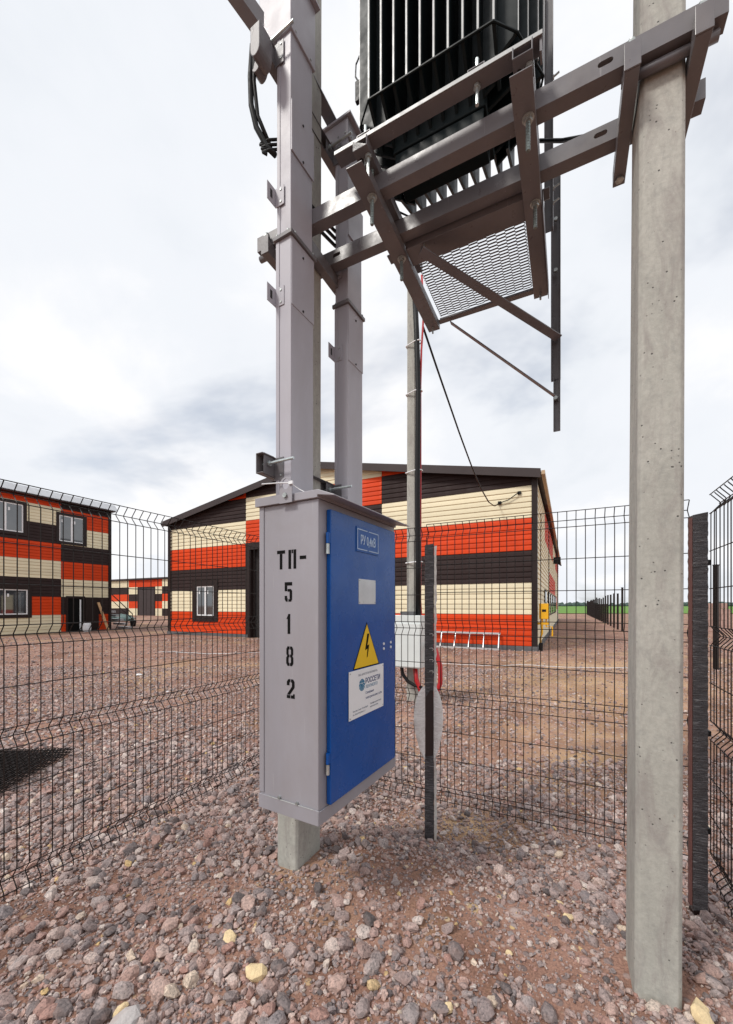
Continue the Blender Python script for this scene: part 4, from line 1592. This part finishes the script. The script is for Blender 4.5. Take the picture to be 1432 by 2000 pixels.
# --- large shed
GZB = -.2
FB1 = Frame(-11.95, 24.3, R(-26.7))
B1 = thing('warehouse', 'large gabled shed clad in red, cream and dark brown horizontal boards', 'warehouse', FB1, (0, 0, GZB))
LB, APX, EAV = 20.5, 8.25, 6.38
DEP = 36
bnds = [-.03, 1.17, 2.38, 3.6, 4.83, 6.05, 7.27, 8.49]
lf = lambda z: 0 if z < EAV else (z - EAV) / (APX - EAV) * LB / 2
rt = lambda z: LB if z < EAV else LB - (z - EAV) / (APX - EAV) * LB / 2
gate = (6.35, 10.0, -1, 4.72)
win1 = (2.42, 3.78, .93, 2.62)
siding(B1, GZB, bnds, [(0.22, 6.15, 'rcdrcdr'), (6.17, 10.25, 'dcdrrcd'[:0] + 'drcdrcd'), (10.27, 14.14, 'cdrcdrc'), (14.16, LB - .15, 'rcdrcdr')],
       [gate, (win1[0] - .1, win1[1] + .1, win1[2] - .1, win1[3] + .1)], 6, lf, rt)
wall = MB()
wall.add([(0, .003, GZB), (gate[0], .003, GZB), (gate[0], .003, gate[3]), (gate[1], .003, gate[3]), (gate[1], .003, GZB), (LB, .003, GZB), (LB, .003, EAV), (LB / 2, .003, APX), (0, .003, EAV)], [tuple(range(9))])
wall.box(0, LB, .3, DEP, GZB, EAV - .1)
part(B1, 'wall', wall, 'dim')
part(B1, 'plinth', MB().box(-.05, gate[0], -.10, .0, GZB - .3, -.04).box(gate[1], LB + .07, -.10, .0, GZB - .3, -.04).box(LB + .002, LB + .10, .0, DEP, GZB - .3, -.04), 'plinth', bevel=.01)
part(B1, 'corner_trim', MB().box(-.02, .22, -.06, .0, -.04, EAV - .02), 'brown')
part(B1, 'corner_trim', MB().box(LB - .15, LB + .05, -.06, .0, -.04, EAV - .02).box(LB + .001, LB + .05, .0, .2, -.04, EAV - .02), 'brown')
window(B1, *win1[:2], *win1[2:], .5, .34)
gt = MB()
gt.box(gate[0] - .18, gate[0] + .10, -.07, .2, -.2, gate[3] + .12)
gt.box(gate[0] + .10, gate[1], -.07, .2, gate[3] - .25, gate[3] + .12)
gt.box(gate[1], gate[1] + .18, -.07, .2, -.2, gate[3] + .12)
go = part(B1, 'gateway', gt, 'brown')
part(B1, 'gate_leaf', MB().box(gate[0] + .11, gate[0] + .18, .21, .28, -.15, gate[3] - .3), 'brown', parent=go)
part(B1, 'gate_rail', MB().tube([(gate[0] + .75, .24, -.15), (gate[0] + .75, .24, 3.4), (gate[1], .24, 3.4)], .03, 8), 'tin', parent=go)
part(B1, 'back_wall', MB().box(gate[0], gate[1], .29, .30, -.2, gate[3]), 'dim', parent=go)
# roof planes with barge boards
ov, hang = .30, .18
for side in (0, 1):
    xe, xm = (-hang, LB / 2) if side == 0 else (LB + hang, LB / 2)
    sl = (APX - EAV) / (LB / 2)
    ze = EAV - hang * sl
    rp = MB()
    rp.add([(xe, -ov, ze + .06), (xm, -ov, APX + .06), (xm, DEP, APX + .06), (xe, DEP, ze + .06), (xe, -ov, ze + .16), (xm, -ov, APX + .16), (xm, DEP, APX + .16), (xe, DEP, ze + .16)],
           [(0, 1, 2, 3), (4, 5, 6, 7), (0, 1, 5, 4), (2, 3, 7, 6), (0, 3, 7, 4), (1, 2, 6, 5)])
    ro = part(B1, 'roof', rp, 'roof')
    bb = MB()
    bb.add([(xe, -ov - .03, ze - .14), (xm, -ov - .03, APX - .10), (xm, -ov - .03, APX + .22), (xe, -ov - .03, ze + .19), (xe, -ov - .003, ze - .14), (xm, -ov - .003, APX - .10), (xm, -ov - .003, APX + .22), (xe, -ov - .003, ze + .19)],
           [(0, 1, 2, 3), (4, 5, 6, 7), (0, 1, 5, 4), (2, 3, 7, 6), (0, 3, 7, 4), (1, 2, 6, 5)])
    part(B1, 'barge_board', bb, 'roof', parent=ro)
    part(B1, 'gutter', MB().ext([(xe + (.02 if side else -.02), ze - .02), (xe + (.14 if side else -.14), ze - .02), (xe + (.14 if side else -.14), ze + .12), (xe + (.02 if side else -.02), ze + .12)], 'y', -ov + .01, DEP), 'tan' if side else 'roof', parent=ro)
    part(B1, 'soffit', MB().add([(xe, -ov, ze + .055), (xm, -ov, APX + .055), (xm, .0, APX + .055), (xe, .0, ze + .055)], [(0, 1, 2, 3)]), 'brown', parent=ro)
# right long side: its own boards, receding steeply
FBS = Frame(*FB1.w((LB, .2, 0))[:2], R(63.3))
side_root = thing('tmp', 'x', 'x', FBS, (0, 0, GZB))
jm = siding(side_root, GZB, [-.03, 1.17, 2.38, 3.6, 4.83, 6.3], [(0, 5.5, 'ccccc'), (5.52, 11, 'ccccr'), (11.02, 17, 'ccrcr'), (17.02, 23, 'ccrcc'), (23.02, 29, 'crccr'), (29.02, DEP - .3, 'ccccr')], [], 6, joined=True)
for mt_, m_ in jm.items():
    # turn side coordinates (along, out) into the shed's own frame
    w2 = MB()
    w2.add([(LB + .001 - y, .2 + x, z) for x, y, z in m_.v], m_.f)
    part(B1, 'side_siding', w2, mt_, kind='stuff')
bpy.data.objects.remove(side_root)
sw = MB()
for y in (5.2, 8.8, 12.4, 16, 19.6, 23.2):
    sw = MB().box(LB + .03, LB + .075, y, y + 1.6, .9, 2.3)
    wo = part(B1, 'window', sw, 'brown')
    part(B1, 'pane', MB().box(LB + .076, LB + .08, y + .1, y + 1.5, 1.0, 2.2), 'glass', parent=wo)
part(B1, 'lamp', MB().box(LB + .05, LB + .55, 18, 18.4, 4.75, 5.25).tube([(LB + .05, 18.2, 5.0), (LB + .6, 18.2, 4.6)], .05, 6), 'cable', label='black flood lamp on the long side')
# small brackets where the drop cable meets the wall
hk = MB()
hk.box(19.14, 19.26, -.10, -.035, 5.43, 5.55)
hk.box(19.86, 19.98, -.10, -.035, 5.74, 5.85)
part(B1, 'cable_hook', hk, 'cable')
# gas meter box on the corner and gas pipes
GM = thing('gas_meter_box', 'yellow gas meter box with pipes at the right corner of the shed', 'meter box', FB1, (LB + .25, .2, 1.0))
part(GM, 'box', MB().box(LB + .10, LB + .42, .12, .36, 1.0, 1.58), 'gas', bevel=.015)
part(GM, 'badge', MB().box(LB + .20, LB + .34, .112, .119, 1.27, 1.36), 'cable')
gp = MB()
gp.tube([(LB + .2, .25, 1.0), (LB + .2, .25, .45), (LB + .14, .25, .3), (LB + .14, .25, -.2)], .035, 8)
gp.tube([(LB + .34, .25, 1.0), (LB + .34, .25, .7), (LB + .55, .3, .7), (LB + .55, .3, .35)], .03, 8)
gp.box(LB + .05, LB + .45, .2, .3, .78, .86)
part(GM, 'pipe', gp, 'gas')
part(GM, 'pipe_foot', MB().tube([(LB + .16, .22, -.3), (LB + .16, .22, .1)], .07, 8), 'cable')
GP = thing('gas_pipe', 'thin yellow gas pipe with a red valve on the shed wall beside the blue door', 'pipe', FB1, (14.55, -.2, -.2))
part(GP, 'pipe', MB().tube([(14.62, -.15, -.2), (14.62, -.15, 2.75), (14.3, -.15, 2.75)], .045, 8).tube([(14.45, -.12, -.1), (14.45, -.12, .95)], .03, 8), 'gas')
part(GP, 'valve', MB().tube([(14.62, -.15, 2.77), (14.62, -.15, 3.2)], .09, 8), 'redcable')
# aluminium ladder leaning on its side
LD = thing('ladder', 'aluminium ladder lying on its long edge against the shed wall', 'ladder', FB1, (17.5, -.3, -.2))
part(LD, 'rail', MB().bar((15.75, -.42, -.16), (19.25, -.42, -.17), .06, .07), 'alu')
part(LD, 'rail', MB().bar((15.75, -.16, .42), (19.25, -.16, .42), .06, .07), 'alu')
for k in range(7):
    x = 15.80 + 3.4 * k / 6
    part(LD, 'rung', MB().tube([(x, -.41, -.13), (x, -.17, .39)], .027, 8), 'alu')

# --- two storey house on the left
FB2 = Frame(-18.09 - 9 * GS, 28.4 - 9 * GC, R(63.3))
B2 = thing('office_building', 'two storey building clad in red, cream and dark brown boards on the left', 'building', FB2, (0, 0, GZB))
b2b = [-.16, .93, 2.06, 3.2, 4.33, 5.42, 6.57, 7.69, 8.05]
up_r = (5.78, 7.24, 5.62, 7.28)
up_l = (2.20, 3.90, 5.82, 7.48)
lo_l = (1.90, 4.12, .98, 2.46)
dor = (6.16, 8.12, -.3, 2.12)
ops = [(w[0] - .1, w[1] + .1, w[2] - .1, w[3] + .1) for w in (up_r, up_l, lo_l)] + [dor]
siding(B2, GZB, b2b[:8], [(0, 5.88, 'crdcrdcr'), (5.90, 8.82, 'rdcrdcrd')], ops, 6)
siding(B2, GZB, b2b[7:], [(0, 5.88, 'r'), (5.90, 8.82, 'd')], [], 2)
part(B2, 'wall', MB().box(0, 9, .003, 10, GZB - .3, 8.06), 'dim')
part(B2, 'corner_trim', MB().box(8.82, 9.03, -.05, .0, -.2, 8.06).box(9.001, 9.03, .001, 10, -.2, 8.06), 'brown')
for w in (up_r, up_l, lo_l):
    window(B2, *w, .5, .17 if w is not lo_l else .2)
df = MB()
df.box(dor[0], dor[0] + .12, -.06, .01, -.2, dor[3])
df.box(dor[0] + .12, dor[0] + 1.06, -.06, .01, dor[3] - .14, dor[3])
df.box(dor[0] + 1.06, dor[0] + 1.14, -.06, .01, -.2, dor[3])
do_ = part(B2, 'door_frame', df, 'brown')
part(B2, 'door_leaf', MB().box(dor[0] + 1.16, dor[1] + .04, -.10, -.04, -.08, dor[3] - .1), 'brown', parent=do_, bevel=.01)
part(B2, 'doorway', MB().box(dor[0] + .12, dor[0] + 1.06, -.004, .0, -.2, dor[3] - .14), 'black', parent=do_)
part(B2, 'inner_pipe', MB().tube([(dor[0] + .86, -.03, -.1), (dor[0] + .86, -.03, 1.9)], .045, 8), 'white', parent=do_)
part(B2, 'roof_edge', MB().box(-.1, 9.12, -.42, 10, 8.08, 8.16), 'roof')
for k in range(8):
    part(B2, 'eave_sheet', MB().add([(k * 1.17 - .05, -.45, 8.17), (k * 1.17 + 1.08, -.45, 8.17), (k * 1.17 + 1.08, -.05, 8.62), (k * 1.17 - .05, -.05, 8.62), (k * 1.17 - .05, -.40, 8.17), (k * 1.17 + 1.08, -.40, 8.17), (k * 1.17 + 1.08, -.02, 8.60), (k * 1.17 - .05, -.02, 8.60)],
                                    [(0, 1, 2, 3), (4, 5, 6, 7), (0, 1, 5, 4), (2, 3, 7, 6), (0, 3, 7, 4), (1, 2, 6, 5)]), 'tin')
solo('plank', MB().bar((8.35, -.85, -.2), (8.10, -.12, 1.72), .05, .16, (1, 0, 0)), 'wood', 'raw timber plank leaning on the left building beside its door', 'plank', FB2, (8.3, -.8, -.2))
bag = MB()
for k, (r_, z) in enumerate(((.20, -.2), (.25, .05), (.24, .3), (.26, .42))):
    pass
bag.tube([(6.95, -.9, -.2), (6.95, -.9, .0), (6.95, -.9, .25), (6.97, -.9, .42)], .2, 9, radii=[.2, .25, .24, .20])
solo('sack', bag, 'white', 'white sack standing by the door of the left building', 'sack', FB2, (6.95, -.9, -.2))
# outside stair at the corner of the left building
ST = thing('outside_stair', 'small outdoor stair with railing at the far corner of the left building', 'stair', FB2, (9.8, .3, -.2))
for k in range(5):
    part(ST, 'step', MB().box(9.12 + .30 * (4 - k) - .0, 9.12 + .30 * (5 - k), .1, 1.4, -.2 + .30 * k - .0, -.05 + .30 * k), 'tin')
part(ST, 'railing', MB().tube([(10.65, .1, -.2), (10.65, .1, .9), (9.15, .1, 2.3)], .035, 6).tube([(10.2, .1, .0), (10.2, .1, 1.3)], .03, 6).tube([(9.7, .1, .4), (9.7, .1, 1.8)], .03, 6).tube([(10.65, .1, .5), (9.15, .1, 1.9)], .025, 6), 'post')
# far pile under a tarp
hp = MB()
n, m = 14, 8
vs_, fs_ = [], []
for j in range(m + 1):
    for i in range(n):
        a = 2 * math.pi * i / n
        rr = (1 - (j / m) ** 2) ** .5 if j < m else 0.02
        hh = .65 * (j / m)
        vs_.append((1.3 * rr * math.cos(a) * (1 + .2 * random.uniform(-1, 1)), 1.1 * rr * math.sin(a) * (1 + .2 * random.uniform(-1, 1)), hh + random.uniform(-.08, .08)))
for j in range(m):
    for i in range(n):
        fs_.append((j * n + i, j * n + (i + 1) % n, (j + 1) * n + (i + 1) % n, (j + 1) * n + i))
hp.add(vs_, fs_)
solo('tarpaulin_heap', hp, 'tarp', 'low heap under a grey green tarpaulin between the left building and the far shed', 'heap', Frame(-24.2, 39.5, .3), (0, 0, -.25))
bk = MB().tube([(0, 0, 0), (0, 0, .42)], .2, 10, radii=[.16, .22])
bk.tube([(-.21, 0, .40), (0, 0, .46), (.21, 0, .40)], .012, 5)
solo('bucket', bk, 'cable', 'black bucket standing in the yard before the far shed', 'bucket', Frame(-16.9, 29.1, 0), (0, 0, -.22))

# --- far shed with brown gate
FB3 = Frame(-33 - 24 * GC, 66.7 + 24 * GS, R(-26.7))
B3 = thing('far_warehouse', 'distant low shed in red, cream and dark panels with a brown gate', 'warehouse', FB3, (0, 0, GZB))
part(B3, 'wall', MB().box(0, 24, .02, 14, GZB - .3, 6.0), 'dim')
zb3 = [-.2, 1.03, 2.26, 3.5, 4.75, 5.95]
gx0, gx1 = 16.5, 20.6


def panels(x0, x1, order_, k0=0):
    jm3 = siding(B3, GZB, zb3[k0:], [(x0, x1, order_)], [], 5, joined=True)
    for mt_, m_ in jm3.items():
        part(B3, 'wall_boards', m_, mt_, kind='stuff')


panels(0, 6.5, 'crdcr')
panels(6.55, 13.7, 'dcrdc')
panels(13.75, gx0 - .3, 'crdcr')
panels(gx0 - .28, gx1 + .28, 'r', 4)
panels(gx1 + .3, 22.6, 'crdcr')
panels(22.65, 24, 'dcrdc')
g3 = part(B3, 'gate', MB().box(gx0, gx1, -.05, .01, -.2, 4.5), 'roof')
part(B3, 'gate_frame', MB().box(gx0 - .28, gx0, -.08, .015, -.2, 4.7).box(gx1, gx1 + .28, -.08, .015, -.2, 4.7).box(gx0, gx1, -.08, .015, 4.5, 4.7).box((gx0 + gx1) / 2 - .05, (gx0 + gx1) / 2 + .05, -.07, -.05, -.2, 4.5), 'brown', parent=g3)
part(B3, 'roof', MB().box(-.2, 24.2, -.4, 14.2, 6.0, 6.25), 'roof')

# drop cable from the slim pole to the shed
pts = []
zs = np.interp(np.linspace(0, 1, 25), [0, .1, .3, .45, .6, .75, .9, 1.0], [6.35, 6.08, 5.58, 5.26, 5.04, 4.97, 5.14, 5.47])
for k in range(25):
    t_ = k / 24
    pts.append((.98 + 4.14 * t_, 6.98 + 8.62 * t_, float(zs[k])))
e2 = FB1.w((19.9, -.12, 5.8))
pts += [((pts[-1][0] + e2[0]) / 2, (pts[-1][1] + e2[1]) / 2, 5.56), e2]
solo('cable', MB().tube(pts, .019, 6), 'cable', 'thin black cable sagging from the slim pole to the gable of the shed', 'cable', WORLD, (.98, 6.98, 6.3), smooth=True)

# ------------------------------------------------------------------ far fence, far posts, low wall
for k in range(22):
    d = 26.2 + 2.4 * k
    X, Y = 3.5 + d * .503, d
    hgt = 2.32 + random.gauss(0, .08) - (.0 if k else -.3)
    lab = ('tallest and nearest thin dark post of the far row beyond the shed' if k == 0 else 'second nearest thin dark post of the far row, just left of the tallest' if k == 1 else 'thin dark post in the far part of the row beyond the shed')
    pm = MB().box(-.045, .045, -.045, .045, -.5, hgt)
    pm.box(-.052, .052, -.052, .052, hgt, hgt + .03)
    solo('far_fence_post', pm, 'wire', lab, 'fence post', Frame(X, Y, .4), (0, 0, -.2), 'row of dark posts beyond the shed')
fm = MB()
ax, ay = 3.55 + 36 * .503, 36.0
bx, by = 3.55 + 78 * .503, 78.0
for k in range(8):
    z = -.05 + .245 * k
    fm.bar((ax, ay, z), (bx, by, z), .012, .014)
for k in range(200):
    t_ = k / 200
    x, y = ax + (bx - ax) * t_, ay + (by - ay) * t_
    fm.box(x - .005, x + .005, y - .005, y + .005, -.15, 1.68)
solo('far_mesh_fence', fm, 'wire', 'dark mesh fence running away along the row of far posts', 'fence', WORLD, (ax, ay, -.2))
FPm = MB().box(-.048, .048, -.048, .048, -.6, 2.55).box(-.055, .055, -.055, .055, 2.55, 2.575)
solo('fence_post', FPm, 'wire', 'bare dark brown post standing alone in the yard at the right edge', 'fence post', Frame(9.13, 10.5, .4), (0, 0, -.2), bevel=.004)
WL = thing('block_wall', 'low pinkish wall of concrete blocks far off at the right edge', 'wall', Frame(22.6, 27, R(-10)), (0, 0, -.2))
for r_ in range(5):
    for c_ in range(4):
        x = -.05 + c_ * .42 + (.0 if r_ % 2 else -.1)
        part(WL, 'block', MB().box(x, x + .41, .0, .3, -.25 + r_ * .385, .125 + r_ * .385), 'block', bevel=.015)

# ------------------------------------------------------------------ odds and ends on the ground
MS = thing('mesh_panel_stack', 'flat stack of dark welded mesh sheets lying on the gravel at the left edge', 'mesh sheets', Frame(-3.96, 3.42, R(5)), (0, 0, .06))
sheet = MB()
for k in range(13):
    y = -.42 + .84 * k / 12
    sheet.bar((-1.1, y, 0), (1.1, y, 0), .005, .005)
for k in range(38):
    x = -1.1 + 2.2 * k / 37
    sheet.bar((x, -.44, .007), (x, .44, .007), .005, .005)
s_me = mesh_of('mesh_sheet', sheet, 'wire')
for k in range(5):
    o = inst(MS, 'mesh_sheet', s_me, (random.gauss(0, .012), random.gauss(0, .02), .055 + .012 * k))
    o.rotation_euler = (0, 0, random.gauss(0, .006))


def ground_line(pts, r_, name, mat, label, cat, lift=.02):
    P = []
    for (x0, y0), (x1, y1) in zip(pts[:-1], pts[1:]):
        for k in range(20):
            t_ = k / 20
            x, y = x0 + (x1 - x0) * t_, y0 + (y1 - y0) * t_
            P.append((x, y, float(ground_z(x, y)) + lift))
    solo(name, MB().tube(P, r_, 5), mat, label, cat, WORLD, P[0])


ground_line([(1.8, 11.5), (4.2, 11.0), (7.6, 10.3)], .007, 'string_line', 'white', 'white string stretched over the dirt in front of the ladder', 'string', .06)
ground_line([(-7.6, 14.6), (-4.8, 13.9), (-2.8, 14.6)], .008, 'string_line', 'white', 'white string lying on the dirt left of the cabinet', 'string', .03)
for nm, x, y, r_, lab in (('paper_scrap', -5.6, 9.9, .09, 'crumpled white paper scrap lying on the gravel beyond the left fence'), ('paper_scrap', -3.9, 7.9, .045, 'small white scrap near the middle of the left yard'),):
    V, F = SHB[7]
    o = bpy.data.objects.new(nm, fast_mesh(nm, V * np.array([1, .8, .5]) * r_, F, 'white'))
    COL.objects.link(o)
    o.location = (x, y, float(ground_z(x, y)) + r_ * .35)
    setp(o, lab, 'paper scrap')
